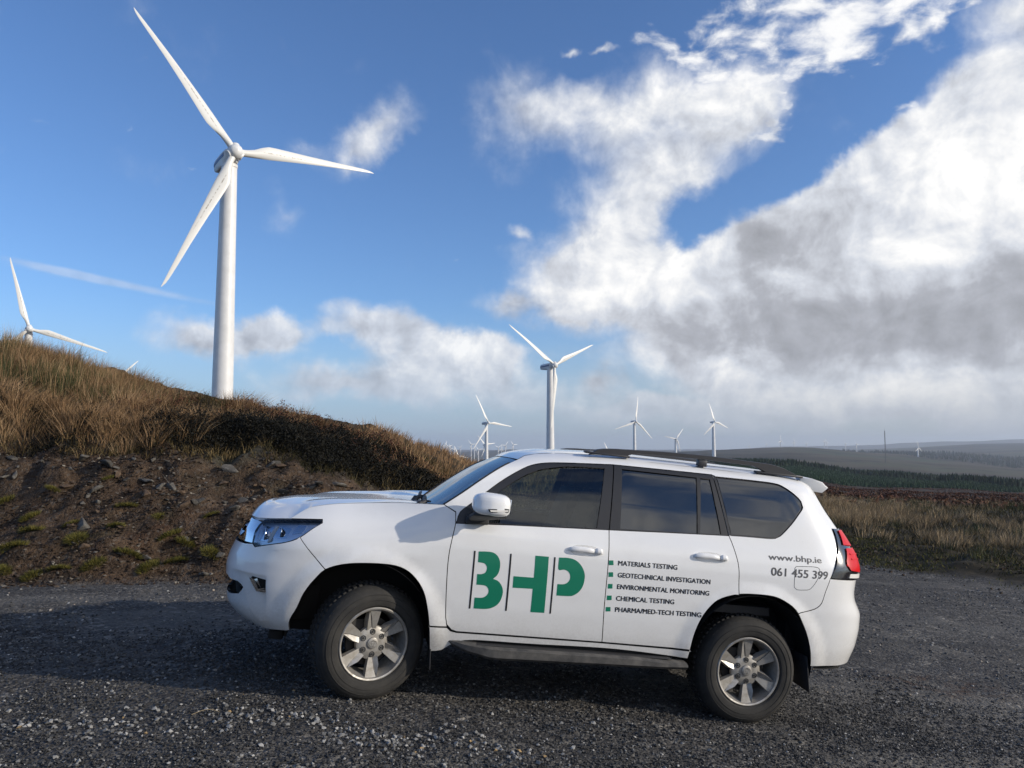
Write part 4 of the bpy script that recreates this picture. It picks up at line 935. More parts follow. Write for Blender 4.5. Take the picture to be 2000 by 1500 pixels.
def land_mat():
    m,n,b=matn('land',rough=.95); tc=n.node('ShaderNodeTexCoord'); ob=tc.outputs['Object']; b.inputs['Specular IOR Level'].default_value=.25
    at=lambda s:(lambda a:a.outputs['Fac'])(n.node('ShaderNodeAttribute',attribute_name=s))
    # crushed dark stone
    v1=n.vor(ob,55,out=1); v2=n.vor(ob,24,out=1); d1=n.vor(ob,55); d2=n.vor(ob,24); big=n.noise(ob,.55,5,.62); mid=n.noise(ob,3.2,5,.65)
    sx=n.node('ShaderNodeSeparateColor'); n.l.new(v1,sx.inputs[0]); sy=n.node('ShaderNodeSeparateColor'); n.l.new(v2,sy.inputs[0])
    st=n.ramp(sx.outputs[0],[(.0,(.023,.023,.024)),(.5,(.054,.054,.056)),(.82,(.110,.110,.112)),(1.,(.22,.22,.215))])
    st2=n.ramp(sy.outputs[0],[(.0,(.025,.025,.026)),(.6,(.070,.070,.072)),(1.,(.28,.275,.26))])
    gcol=n.mix(n.mapr(mid,.42,.62),st,st2); gcol=n.mix(1.,gcol,(1.02,.96,.88,1),'MULTIPLY'); gcol=n.mix(n.mapr(big,.40,.66,0,.55),gcol,(.050,.048,.046,1)); gcol=n.mix(n.mapr(n.noise(ob,.8,5,.65),.50,.70,0,.6),gcol,(.125,.115,.10,1))
    gh=n.math('ADD',n.math('MULTIPLY',d1,-.5),n.math('MULTIPLY',d2,-.9))
    pg=n.node('ShaderNodeVectorMath',operation='DISTANCE'); n.l.new(n.vmath('MULTIPLY',n.vmath('ADD',ob,n.vmath('MULTIPLY',n.noise(ob,2.5,4,.6,out=1),(.6,.6,0.))),(1.,1.6,0.)),pg.inputs[0]); pg.inputs[1].default_value=(4.55,12.9,0.)
    spill=n.math('MULTIPLY',n.mapr(pg.outputs['Value'],1.0,.25),n.mapr(n.noise(ob,5,5,.7),.45,.62)); gcol=n.mix(n.math('MULTIPLY',spill,.85),gcol,(.055,.028,.016,1))
    lane=n.node('ShaderNodeMapping'); n.l.new(ob,lane.inputs[0]); lane.inputs['Rotation'].default_value=(0,0,R(38)); lane.inputs['Scale'].default_value=(.22,1.1,1)
    ln=n.noise(lane.outputs[0],1.0,5,.6); gcol=n.mix(n.mapr(ln,.48,.68,0,.5),gcol,(.15,.142,.128,1)); gcol=n.mix(n.mapr(ln,.46,.30,0,.5),gcol,(.030,.029,.028,1))
    # soil
    s1=n.noise(ob,4.2,7,.68); s2=n.noise(ob,1.1,4,.6); s3=n.vor(ob,26,out=1); sc=n.node('ShaderNodeSeparateColor'); n.l.new(s3,sc.inputs[0])
    scol=n.ramp(s1,[(.30,(.016,.011,.007)),(.48,(.048,.031,.019)),(.64,(.095,.062,.038)),(.82,(.165,.125,.092))])
    scol=n.mix(n.mapr(s2,.50,.72,0,.55),scol,(.060,.029,.015,1)); scol=n.mix(n.mapr(sc.outputs[0],.80,.95,0,.5),scol,(.11,.095,.08,1)); scol=n.mix(n.mapr(n.noise(ob,.8,4,.6),.55,.75,0,.6),scol,(.034,.032,.016,1))
    # peat and turf
    t1=n.noise(ob,2.2,7,.66); t2=n.noise(ob,.22,5,.62); t3=n.noise(ob,.015,6,.6)
    tcol=n.ramp(t1,[(.30,(.010,.009,.006)),(.5,(.030,.024,.014)),(.7,(.062,.047,.025))]); tcol=n.mix(n.mapr(t2,.52,.7,0,.5),tcol,(.030,.034,.014,1))
    sep=n.node('ShaderNodeSeparateXYZ'); n.l.new(ob,sep.inputs[0]); dist=n.mapr(sep.outputs[1],30,70)
    moor=n.ramp(n.math('ADD',n.math('MULTIPLY',t3,.5),n.math('MULTIPLY',t2,.5)),[(.36,(.013,.008,.005)),(.5,(.026,.015,.009)),(.62,(.042,.025,.014)),(.75,(.034,.030,.014))])  # moor browns set dark, cloud shadow put into the colour
    tcol=n.mix(dist,tcol,moor)
    c=n.mix(at('soil'),gcol,scol); c=n.mix(at('veg'),c,tcol); n.l.new(c,b.inputs['Base Color'])
    hh=n.math('ADD',n.math('MULTIPLY',gh,n.math('SUBTRACT',1.,at('veg'))),n.math('MULTIPLY',s1,1.4)); bump(n,b,hh,.9,.022)
    return m
M_LAND=land_mat()
def hill_mat():
    m,n,b=matn('hills',rough=1.); tc=n.node('ShaderNodeTexCoord'); ob=tc.outputs['Object']; b.inputs['Specular IOR Level'].default_value=.1
    a=n.noise(ob,.0016,7,.62); f=n.noise(ob,.006,6,.65); c=n.ramp(a,[(.38,(.012,.018,.010)),(.47,(.040,.030,.018)),(.55,(.075,.062,.036)),(.66,(.035,.062,.026))]); c=n.mix(n.mapr(f,.52,.60,0,.75),c,(.013,.020,.013,1)); n.l.new(c,b.inputs['Base Color']); return m  # heath and field tones, kept dark to carry cloud shadow in the colour
sub('ground',0,M_LAND); sub('bank',1,M_LAND); sub('moorland',2,M_LAND); sub('hills',3,hill_mat())
# ================================================================== VEGETATION AND STONES
def veg_mat(name,pts,rough=.75,trans=.25):
    m,n,b=matn(name,rough=rough); a=n.node('ShaderNodeAttribute',attribute_name='tint'); n.l.new(n.ramp(a.outputs['Fac'],pts),b.inputs['Base Color']); b.inputs['Specular IOR Level'].default_value=.2
    return m
def blades(name,base,h,wd,lean,tint,m,seg=2,kind=None,parent=None,curl=.5):
    "one mesh of tapering bent blades; base (N,3), h,wd,tint (N,), lean (N,2)"
    N=len(base); az=RNG.uniform(0,math.tau,N); s=np.stack([np.cos(az),np.sin(az),0*az],-1); up=np.array([0,0,1.]); V=[];T=[]; L=np.concatenate([lean,np.zeros((N,1))],1)
    lv=np.linspace(0,1,seg+1); per=2*seg+1
    allv=np.zeros((N,per,3))
    for i,t in enumerate(lv):
        c=base+up*(h*(t-.18*t*t*np.linalg.norm(lean,axis=1)))[:,None]+L*(h*(t*(1-curl)+curl*t*t))[:,None]
        w=wd*(1-t**1.6)*.5
        if i<seg: allv[:,2*i]=c-s*w[:,None]; allv[:,2*i+1]=c+s*w[:,None]
        else: allv[:,2*seg]=c
    t=[]
    for i in range(seg-1): t+=[(2*i,2*i+1,2*i+3),(2*i,2*i+3,2*i+2)]
    t.append((2*seg-2,2*seg-1,2*seg)); t=np.array(t)
    tri=(t[None]+np.arange(N)[:,None,None]*per).reshape(-1,3)
    me=tri_mesh(name,allv.reshape(-1,3),tri,False); attr(me,'tint',np.repeat(tint,per)); o=link(name,me,m,parent)
    if kind: o['kind']=kind
    return o
def tufts(cx,cy,nb,rad,hh,spread,wind,drop=.02):
    "blade arrays for tussocks at cx,cy"
    B=[];Hh=[];L=[];Tn=[]
    n=nb.sum(); ii=np.repeat(np.arange(len(cx)),nb); a=RNG.uniform(0,math.tau,n); r=np.sqrt(RNG.uniform(0,1,n))
    x=cx[ii]+np.cos(a)*r*rad[ii]; y=cy[ii]+np.sin(a)*r*rad[ii]; z=H(x,y)-drop
    h=hh[ii]*RNG.uniform(.45,1.1,n); l=np.stack([np.cos(a)*r*spread+wind[0],np.sin(a)*r*spread+wind[1]],-1)+RNG.normal(0,.14,(n,2))
    t=np.clip(np.repeat(RNG.uniform(.1,.9,len(cx)),nb)*.55+RNG.uniform(0,1,n)*.45,0,1)
    return np.stack([x,y,z],-1),h,l,t
def scatter(n,x0,x1,y0,y1,fn):
    x=RNG.uniform(x0,x1,n*8);y=RNG.uniform(y0,y1,n*8); k=RNG.uniform(0,1,n*8)<fn(x,y); return x[k][:n],y[k][:n]
def bankpos(n,x0,x1,d0,d1,fn=None):
    x=RNG.uniform(x0,x1,n); d=RNG.uniform(d0,d1,n); y=foot(x)+d
    if fn is not None: k=RNG.uniform(0,1,n)<fn(x,d); x,y=x[k],y[k]
    return x,y
M_STRAW=veg_mat('straw_grass',[(0,(.09,.052,.026)),(.35,(.25,.150,.075)),(.7,(.42,.275,.150)),(1,(.56,.42,.26))])
M_PALE=veg_mat('pale_grass',[(0,(.08,.056,.030)),(.45,(.26,.185,.10)),(.8,(.42,.32,.19)),(1,(.55,.44,.29))])
M_RUSH=veg_mat('rush_green',[(0,(.022,.036,.014)),(.5,(.055,.070,.026)),(.8,(.12,.10,.042)),(1,(.26,.17,.085))])
M_HEATH=veg_mat('heather_leaf',[(0,(.005,.0055,.0045)),(.6,(.012,.0115,.008)),(.85,(.024,.018,.011)),(1,(.045,.030,.018))],.8)
M_RUST=veg_mat('rusty_heather',[(0,(.026,.012,.009)),(.5,(.085,.036,.022)),(1,(.17,.080,.045))],.8)
M_MOSS=veg_mat('moss_leaf',[(0,(.035,.040,.010)),(.5,(.105,.100,.022)),(1,(.22,.18,.045))])
M_TURF=veg_mat('turf_leaf',[(0,(.020,.022,.009)),(.45,(.055,.045,.019)),(.8,(.13,.095,.042)),(1,(.24,.17,.08))])
# straw tussocks over the upper bank and its brow
x,y=bankpos(2300,-14,1.2,2.65,6.8,lambda x,d: np.where(x<-5.2,1.,np.where(x>-3.6,.10,.5))*np.where((x>-7.3)&(d>4.3),.3,1)*np.where((x<-7.2)&(d>3.7)&(d<4.9),.4,1)*np.where(d<3.5,.8,1)*np.clip(vnoise(x*1.3,d*1.3,3)*3.4-1.25,.02,1))
B,h,l,t=tufts(x,y,RNG.integers(60,105,len(x)),RNG.uniform(.08,.20,len(x)),RNG.uniform(.26,.56,len(x))*np.interp(x,[-6,-3,-1],[1,.7,.5]),.85,(.34,-.18))
blades('dry_grass',B,h,RNG.uniform(.005,.010,len(h)),l,t,M_STRAW,kind='stuff')
# low mixed turf everywhere on the vegetated bank
x,y=bankpos(75000,-15,2.5,2.45,8.0); t=np.clip(vnoise(x*.9,y*.9,8)*.7+RNG.uniform(0,.45,len(x)),0,1)
blades('bank_turf',np.stack([x,y,H(x,y)-.01],-1),RNG.uniform(.07,.24,len(x)),RNG.uniform(.008,.016,len(x)),RNG.normal(0,.55,(len(x),2))+[.2,-.2],t,M_TURF,kind='stuff')
# rushes along the left brow
x,y=bankpos(620,-14,-6.1,4.4,6.4,lambda x,d: np.clip((-6.2-x)/1.0,.15,1)*np.clip(vnoise(x*1.3,d*2,4)*1.6-.1,.1,1))
B,h,l,t=tufts(x,y,RNG.integers(35,60,len(x)),RNG.uniform(.10,.22,len(x)),RNG.uniform(.34,.70,len(x))*np.interp(x,[-12,-8,-6.2],[1.05,.85,.6]),.22,(.05,0))
blades('rushes',B,h,RNG.uniform(.005,.009,len(h)),l,t,M_RUSH,seg=3,kind='stuff'); k=RNG.uniform(0,1,len(h))<.35
B2=B[k]+[.01,.01,0]; blades('seeding_grass',B2,h[k]*1.22,RNG.uniform(.005,.009,k.sum()),l[k],RNG.uniform(.3,.8,k.sum()),M_STRAW,seg=3,kind='stuff')
# heather
def leafcloud(cx,cy,n,rad,hgt,size,tlo,thi):
    ii=np.repeat(np.arange(len(cx)),n); N=len(ii); a=RNG.uniform(0,math.tau,N); r=RNG.uniform(0,1,N)**.5; hz=RNG.uniform(0,1,N)**.7*np.sqrt(np.clip(1-r*r*.85,0,1))
    p=np.stack([cx[ii]+np.cos(a)*r*rad[ii],cy[ii]+np.sin(a)*r*rad[ii],0*a],-1); p[:,2]=H(p[:,0],p[:,1])+hz*hgt[ii]
    s=size*RNG.uniform(.6,1.6,N); u=RNG.normal(0,1,(N,3)); u/=np.linalg.norm(u,axis=1)[:,None]; w=np.cross(u,RNG.normal(0,1,(N,3))); w/=np.linalg.norm(w,axis=1)[:,None]
    v=np.stack([p-u*s[:,None],p+w*s[:,None]*.5,p+u*s[:,None],p-w*s[:,None]*.5],1).reshape(-1,3); tr=(np.array([[0,1,2],[0,2,3]])[None]+np.arange(N)[:,None,None]*4).reshape(-1,3)
    t=np.clip(np.repeat(RNG.uniform(tlo,thi,len(cx)),n)*.6+RNG.uniform(0,.5,N),0,1); return v,tr,np.repeat(t,4)
def cloud_obj(name,m,args,kind='stuff'):
    v,tr,t=leafcloud(*args); me=tri_mesh(name,v,tr); attr(me,'tint',t); o=link(name,me,m)
    if kind: o['kind']=kind
    return o
x,y=bankpos(2500,-5.9,1.6,2.75,5.4,lambda x,d: np.clip(1.3-np.maximum(np.abs(d-3.05-np.interp(x,[-6,-3],[0.,.35]))-np.interp(x,[-4,-2.2],[0,1.3]),0)*.95,.03,1)*np.interp(x,[-5.8,-5],[.35,1]))
cloud_obj('heather',M_HEATH,(x,y,RNG.integers(110,190,len(x)),RNG.uniform(.13,.30,len(x)),RNG.uniform(.18,.44,len(x))*np.interp(x,[-3.5,-2],[1,.55]),.017,0,.55))
x,y=bankpos(900,-11.5,-5.4,2.45,4.6,lambda x,d: np.clip(vnoise(x*1.0,d*1.4,14)*3.2-1.15,0,1))
cloud_obj('heather_patches',M_HEATH,(x,y,RNG.integers(90,150,len(x)),RNG.uniform(.12,.26,len(x)),RNG.uniform(.12,.28,len(x)),.016,0,.7))
x,y=bankpos(1500,-7.6,1.6,3.3,6.6,lambda x,d: np.clip(vnoise(x*1.5,d*1.5,24)*1.6-.25,.12,1)*np.where(d>4.2,1,.15))
cloud_obj('brown_heather',M_RUST,(x,y,RNG.integers(70,120,len(x)),RNG.uniform(.12,.28,len(x)),RNG.uniform(.12,.36,len(x)),.014,0,1))
# beyond the nose of the bank: rough pale grass
x,y=scatter(900,-4,7,14,46,lambda x,y: ((y-foot(x)>1.5)&(x<verge_x(y)-3.2)&(x<3+0*y))|((y>30)&(x<.12*y)))
B,h,l,t=tufts(x,y,RNG.integers(25,45,len(x)),RNG.uniform(.15,.35,len(x)),RNG.uniform(.2,.42,len(x)),.6,(.25,0)); blades('rough_grass',B,h,RNG.uniform(.010,.018,len(h)),l,t*.8,M_STRAW,kind='stuff')
# right verge: dry grass belt, moss edge, moor
x,y=scatter(1900,4.5,34,8,44,lambda x,y: np.clip((x-verge_x(y)-2.8)/1.4,0,1)*np.clip(1.4-(x-verge_x(y))/9.,.03,1)*np.clip(vnoise(x*.5,y*.5,33)*1.9-.35,.05,1))
B,h,l,t=tufts(x,y,RNG.integers(40,70,len(x)),RNG.uniform(.15,.34,len(x)),RNG.uniform(.20,.46,len(x)),.55,(.18,.05))
blades('verge_grass',B,h,RNG.uniform(.008,.014,len(h)),l,t,M_PALE,kind='stuff')
x,y=scatter(420,4.5,30,8,40,lambda x,y: np.clip((x-verge_x(y)-1.0)/1.5,0,1)*np.clip(vnoise(x*.6,y*.6,35)*2-.6,0,1))
B,h,l,t=tufts(x,y,RNG.integers(30,50,len(x)),RNG.uniform(.12,.3,len(x)),RNG.uniform(.2,.45,len(x)),.5,(.1,0)); blades('verge_rushes',B,h,RNG.uniform(.008,.013,len(h)),l,t*.8,M_RUSH,kind='stuff')
x,y=scatter(34000,4.3,30,8,30,lambda x,y: np.clip((x-verge_x(y)+.1)/.5,0,1)*np.clip(3.6-(x-verge_x(y)),.1,1)*np.clip(vnoise(x*1.2,y*1.2,36)*2.4-.5,0,1))
blades('verge_moss',np.stack([x,y,H(x,y)-.005],-1),RNG.uniform(.03,.09,len(x)),RNG.uniform(.012,.02,len(x)),RNG.normal(0,.6,(len(x),2)),np.clip(RNG.uniform(0,.75,len(x)),0,1),M_MOSS,kind='stuff')
def moorf(x,y): return np.where((np.hypot(x,y)>32)&(x>.1*y),1.,0)
x=RNG.uniform(0,260,22000); y=30+ (RNG.uniform(0,1,22000)**1.5)*260; k=(x>.12*y)&(x<.95*y+12); x,y=x[k],y[k]; s_=np.interp(np.hypot(x,y),[30,230],[.9,2.2])
N=len(x); cloud_obj('moor_heather',M_RUST,(x,y,np.full(N,16),RNG.uniform(.3,.7,N)*s_,RNG.uniform(.12,.3,N),.10,0,.8))
x=RNG.uniform(0,120,350); y=32+(RNG.uniform(0,1,350)**1.7)*90; k=(x>.12*y)&(x<.95*y+12)&(vnoise(x*.12,y*.12,41)>.5); x,y=x[k],y[k]
B,h,l,t=tufts(x,y,RNG.integers(14,22,len(x)),RNG.uniform(.2,.5,len(x)),RNG.uniform(.25,.5,len(x)),.5,(.2,0)); blades('moor_grass',B,h,RNG.uniform(.02,.045,len(h)),l,t*.5,M_PALE,kind='stuff')
# conifer plantation: counted as one mass, every tree a two-tier cone with a ragged skirt
def conifers(x,y,h):
    z=H(x,y); N=len(x); V=[];T=[]; n=6
    a=np.arange(n)/n*math.tau; per=(n+1)*3; P=np.zeros((N,per,3)); tri=[]
    for k,(zb,zt,r) in enumerate(((.05,.55,.26),(.32,.8,.19),(.6,1.05,.11))):
        rr=r*h[:,None]*RNG.uniform(.7,1.25,(N,n)); o=k*(n+1)
        P[:,o:o+n,0]=x[:,None]+np.cos(a)*rr; P[:,o:o+n,1]=y[:,None]+np.sin(a)*rr; P[:,o:o+n,2]=(z+zb*h)[:,None]+RNG.normal(0,.04,(N,n))*h[:,None]
        P[:,o+n,0]=x;P[:,o+n,1]=y;P[:,o+n,2]=z+zt*h; tri+=[(o+i,o+(i+1)%n,o+n) for i in range(n)]
    tri=(np.array(tri)[None]+np.arange(N)[:,None,None]*per).reshape(-1,3); return P.reshape(-1,3),tri,per
M_CON=veg_mat('conifer_needles',[(0,(.008,.014,.009)),(.5,(.014,.034,.017)),(1,(.026,.060,.026))],.85)
pxr=RNG.uniform(1240,2180,30000); dd=RNG.uniform(255,560,30000); xx=(pxr-1000)/FPX*dd; nz=vnoise(xx*.012,dd*.012,51)
edge=np.interp(pxr,[1240,1500,1640,1900,2000,2200],[330,300,270,285,300,330])+ (nz-.5)*50
k=(dd>edge)&(vnoise(xx*.03,dd*.03,52)>.16); pxr,dd,xx=pxr[k],dd[k],xx[k]
tall=(dd>470+vnoise(xx*.02,dd*.02,53)*60)|((xx>235)&(vnoise(xx*.02,dd*.02,55)>.45)); hh=np.where(tall,RNG.uniform(3.2,6.2,len(xx)),RNG.uniform(.9,2.0,len(xx)))
P,tri,per=conifers(xx,dd,hh); me=tri_mesh('conifer_plantation',P,tri); attr(me,'tint',np.repeat(np.where(tall,RNG.uniform(.15,.5,len(xx)),RNG.uniform(.35,1.,len(xx))),per)); o=link('conifer_plantation',me,M_CON); o['kind']='stuff'
# far woods on the opposite slopes
pw=RNG.uniform(1640,2250,4500); dw=RNG.uniform(1600,3300,4500); xw=(pw-1000)/FPX*dw; k=vnoise(xw*.0022,dw*.0022,61)>.60; pw,dw,xw=pw[k],dw[k],xw[k]
P,tri,per=conifers(xw,dw,RNG.uniform(7,12,len(xw))); me=tri_mesh('far_woods',P,tri); attr(me,'tint',np.repeat(RNG.uniform(0,.5,len(xw)),per)); o=link('far_woods',me,M_CON); o['kind']='stuff'
# moss cushions on the cut slope
def moss_mesh(i):
    n=1500; a=RNG.uniform(0,math.tau,n); r=RNG.uniform(0,1,n)**.6; b=np.stack([np.cos(a)*r,np.sin(a)*r,.35*np.sqrt(1-.9*r*r)-.12],-1); N=n
    az=RNG.uniform(0,math.tau,n); s=np.stack([np.cos(az),np.sin(az),0*az],-1)*.026; tip=b+np.stack([np.cos(a)*r*.35,np.sin(a)*r*.35,RNG.uniform(.05,.22,n)],-1)+RNG.normal(0,.09,(n,3))
    v=np.stack([b-s,b+s,tip],1).reshape(-1,3); me=tri_mesh('moss_cushion',v,np.arange(3*n).reshape(-1,3)); attr(me,'tint',np.repeat(RNG.uniform(0,1,n),3)); me.materials.append(M_MOSS); return me
MOSS=[moss_mesh(i) for i in range(4)]
def bank_at(px,d):
    "bank point at a bearing (by column) and a distance d up-slope of the foot"
    X=-3.
    for _ in range(30): X=(px-1000)/FPX*(float(foot(np.array(X)))+d)
    Y=float(foot(np.array(X)))+d; return X,Y,float(H(np.array(X),np.array(Y)))
for i,(px,d,s) in enumerate(((40,.5,.16),(75,.9,.14),(70,1.35,.13),(160,.7,.15),(195,.35,.17),(235,.95,.12),(110,1.75,.11),(150,1.1,.12),(260,.6,.16),(300,.3,.14),(255,1.5,.12),(340,.9,.13),(355,.45,.15),(375,.75,.17),(20,.25,.13),(15,1.5,.14),(130,.25,.12),(420,1.2,.12),(78,.2,.11),(320,1.3,.10),(215,1.95,.10),(425,.5,.13))):
    X,Y,Z=bank_at(px,d); o=link('moss_cushion',MOSS[i%4]); o.location=(X,Y,Z); k=s*random.uniform(.85,1.25); o.scale=(k,k*.9,k*1.15); o.rotation_euler=(R(-25),0,random.uniform(0,6))
    tag(o,'yellow green moss cushion growing on the brown cut slope of the bank','moss',"moss cushions on the cut slope")
# stones
def rock_mesh(seed,flat=.5):
    r=np.random.default_rng(seed); bm=bmesh.new()
    for p in r.normal(0,1,(11,3)):
        p=p/np.linalg.norm(p)*r.uniform(.8,1.05); bm.verts.new((p[0]*1.25,p[1]*.85,p[2]*flat))
    g=bmesh.ops.convex_hull(bm,input=bm.verts); bmesh.ops.delete(bm,geom=list({e for e in g['geom_interior']+g['geom_unused'] if isinstance(e,bmesh.types.BMVert)}),context='VERTS')
    bmesh.ops.bevel(bm,geom=list(bm.edges),offset=.05,segments=1,affect='EDGES'); me=bpy.data.meshes.new('rock'); bm.to_mesh(me); bm.free(); return me
def rock_mat(name,a,b_,c):
    m,n,b=matn(name,rough=.85); tc=n.node('ShaderNodeTexCoord'); nz=n.noise(tc.outputs['Object'],2.2,6,.65); n.l.new(n.ramp(nz,[(.3,a),(.55,b_),(.75,c)]),b.inputs['Base Color']); bump(n,b,n.noise(tc.outputs['Object'],8,5,.7),.4,.05); return m
RM=[rock_mat('grey_stone',(.05,.045,.038),(.11,.10,.085),(.19,.18,.155)),rock_mat('rusty_stone',(.05,.032,.02),(.11,.07,.04),(.17,.12,.075)),rock_mat('dark_stone',(.028,.025,.022),(.06,.055,.047),(.10,.095,.08))]
ROCKS=[]
for i in range(12):
    me=rock_mesh(100+i,random.uniform(.35,.65)); me.materials.append(RM[(0,0,1,0,2,0,1,2,0,0,2,1)[i]]); ROCKS.append(me)
# (column, distance up the slope, size, template, label)
big=[(168,2.45,.13,0,'pale angular stone alone high on the cut slope below the straw tussocks'),
 (168,1.05,.15,3,'broad grey slab half buried in the cut slope among moss cushions'),(150,1.0,.09,2,'small tan stone leaning on the left of the grey slab in the cut slope'),
 (338,1.85,.14,5,'upright pale stone of the stacked pair under the dark peat edge'),(320,1.82,.12,9,'pale stone at the left of the stacked pair under the dark peat edge'),
 (292,2.02,.14,8,'flat pale stone just left of the stacked pair on the cut slope'),(210,2.1,.15,4,'long dark slab lying under the peat edge at the left'),
 (450,2.2,.14,0,'rounded grey boulder at the top of the bare slope below the heather'),(545,2.45,.09,3,'small grey stone tucked right under the heather overhang'),
 (665,2.3,.11,1,'pale buff block in the slope above the middle of the bonnet'),(690,1.95,.14,6,'tan block in the cluster above the bonnet, its left member'),(706,1.95,.10,5,'upright slab standing in the middle of the cluster above the bonnet'),(724,1.85,.12,8,'leaning grey block at the right of the cluster above the bonnet'),
 (715,2.35,.12,2,'wide tan stone resting above the cluster of blocks over the bonnet'),(555,1.9,.12,10,'dark flat stone on the slope above the headlight'),(615,2.05,.12,7,'dark long stone above the front of the bonnet'),
 (440,.42,.08,9,'pale flake of stone lying at the foot of the bank by the front bumper'),(470,1.75,.09,2,'rusty stone sticking out of the slope above the front corner of the car')]
def put_rock(px,d,s,k,label,group):
    X,Y,Z=bank_at(px,d); o=link('rock',ROCKS[k]); q=s*random.uniform(.9,1.1); o.scale=(q,q*random.uniform(.7,1.1),q*random.uniform(.8,1.3)); o.location=(X,Y,Z+s*.12); o.rotation_euler=(random.uniform(-.7,.1),random.uniform(-.5,.5),random.uniform(0,6.28)); tag(o,label,'rock',group); return o
for r_ in big: put_rock(*r_,'large stones on the bank')
for i in range(150):
    px=random.uniform(-40,860); d=random.choice((random.gauss(1.95,.35),random.uniform(.15,2.6))); s=min(.13,abs(random.gauss(.03,.035))+.025)
    if d<.1 or d>2.9: continue
    put_rock(px,d,s,random.randrange(12),'angular brown grey stone scattered on the bare cut slope','stones scattered on the cut slope')
def stones(name,x,y,size,tint,m,sink=.25,flat=.75):
    N=len(x); base=np.array([[1,0,0],[-1,0,0],[0,1,0],[0,-1,0],[0,0,1],[0,0,-1.],[.6,.6,.55],[-.6,-.55,.5]]); F=np.array([[0,6,4],[6,2,4],[2,1,4],[1,7,4],[7,3,4],[3,0,4],[0,2,6],[1,3,7],[2,0,5],[1,2,5],[3,1,5],[0,3,5]])
    v=base[None]*RNG.uniform(.65,1.25,(N,8,3)); a=RNG.uniform(0,math.tau,N); c,s=np.cos(a),np.sin(a); b=RNG.uniform(-.7,.7,N); cb,sb=np.cos(b),np.sin(b)
    v[:,:,2]*=flat; X=v[:,:,0]*cb[:,None]+v[:,:,2]*sb[:,None]; Zz=-v[:,:,0]*sb[:,None]+v[:,:,2]*cb[:,None]
    P=np.stack([X*c[:,None]-v[:,:,1]*s[:,None],X*s[:,None]+v[:,:,1]*c[:,None],Zz],-1)*size[:,None,None]
    P+=np.stack([x,y,H(x,y)+size*sink],-1)[:,None,:]
    me=tri_mesh(name,P.reshape(-1,3),(F[None]+np.arange(N)[:,None,None]*8).reshape(-1,3)); attr(me,'tint',np.repeat(tint,8)); o=link(name,me,m); o['kind']='stuff'; return o
M_GRAV=veg_mat('crushed_stone',[(0,(.022,.022,.022)),(.4,(.055,.054,.053)),(.72,(.125,.124,.12)),(.93,(.34,.335,.32)),(.97,(.26,.17,.08)),(1,(.34,.24,.12))],.8)
def dens(x,y):
    "loose pale stones: bands in the left foreground"
    u=(x+2.0)/1.9; b1=np.exp(-((y-(4.72-.05*x))/.22)**2)*np.exp(-np.clip(np.abs(x+1.9)-1.3,0,9)**2*3); b2=np.exp(-((y-(3.78-.03*x))/.16)**2)*np.exp(-np.clip(np.abs(x+2.0)-.6,0,9)**2*4)
    return np.clip(b1+.8*b2,0,1)
x,y=scatter(3000,-5,1.5,2.9,5.6,lambda x,y:(dens(x,y)*.85+.02)*np.clip(vnoise(x*3,y*3,71)*2-.45,.03,1)); stones('loose_gravel',x,y,RNG.uniform(.008,.019,len(x)),np.where(RNG.uniform(0,1,len(x))<.03,.99,np.clip(RNG.normal(.80,.11,len(x)),0,.93)),M_GRAV,.45)
x,y=scatter(80000,-6,6.5,2.7,7.2,lambda x,y:np.clip(1.15-.12*(y-2.7),.2,1)*np.clip(vnoise(x*1.7,y*1.7,72)*1.3-.05,.12,1)); stones('fine_gravel',x,y,RNG.uniform(.004,.0115,len(x)),np.clip(RNG.gamma(3.2,.115,len(x)),0,.93),M_GRAV,.4)
x,y=scatter(9000,-10,16,7.,20,lambda x,y:np.where((y<foot(x)-.1)&(x<verge_x(y)),.5,0)*np.clip(vnoise(x*.9,y*.9,73)*1.7-.4,.05,1)); stones('yard_gravel',x,y,RNG.uniform(.008,.022,len(x)),np.clip(.25+RNG.gamma(3.,.12,len(x)),0,.95),M_GRAV,.15)
x,y=bankpos(20000,-12,2.5,-.1,2.9,lambda x,d:np.clip(vnoise(x*1.6,d*1.6,74)*1.6-.2,.1,1)); M_CHIP=veg_mat('slope_chippings',[(0,(.018,.013,.010)),(.5,(.055,.036,.024)),(.8,(.10,.08,.06)),(1,(.20,.18,.15))],.9)
stones('slope_chippings',x,y,RNG.uniform(.010,.034,len(x)),np.clip(RNG.gamma(2.6,.16,len(x)),0,1),M_CHIP,.2,.5)
x,y=scatter(4200,4,26,9,30,lambda x,y:np.exp(-((x-verge_x(y)-.9)/1.2)**2)*np.clip(vnoise(x*1.3,y*1.3,77)*2-.6,0,1)); stones('verge_stones',x,y,RNG.uniform(.015,.055,len(x)),np.clip(RNG.normal(.6,.2,len(x)),0,1),M_CHIP,.3)
x,y=scatter(52000,4.3,34,8,34,lambda x,y: np.clip((x-verge_x(y)-1.6)/1.6,.12,1)*np.clip(1.2-(x-verge_x(y))/18,.2,1)); k=x-verge_x(y)>.9; x,y=x[k],y[k]; t=np.clip(vnoise(x*.5,y*.5,38)*.75+RNG.uniform(0,.4,len(x)),0,1)
blades('verge_turf',np.stack([x,y,H(x,y)-.01],-1),RNG.uniform(.06,.20,len(x)),RNG.uniform(.014,.026,len(x)),RNG.normal(0,.6,(len(x),2))+[.1,-.1],t,M_TURF,kind='stuff')
x,y=scatter(9000,-6,6.5,2.8,8,lambda x,y:np.clip(vnoise(x*1.1,y*1.1,79)*1.8-.5,.08,1)); stones('coarse_gravel',x,y,RNG.uniform(.008,.018,len(x)),np.clip(RNG.normal(.5,.17,len(x)),0,.93),M_GRAV,.3)
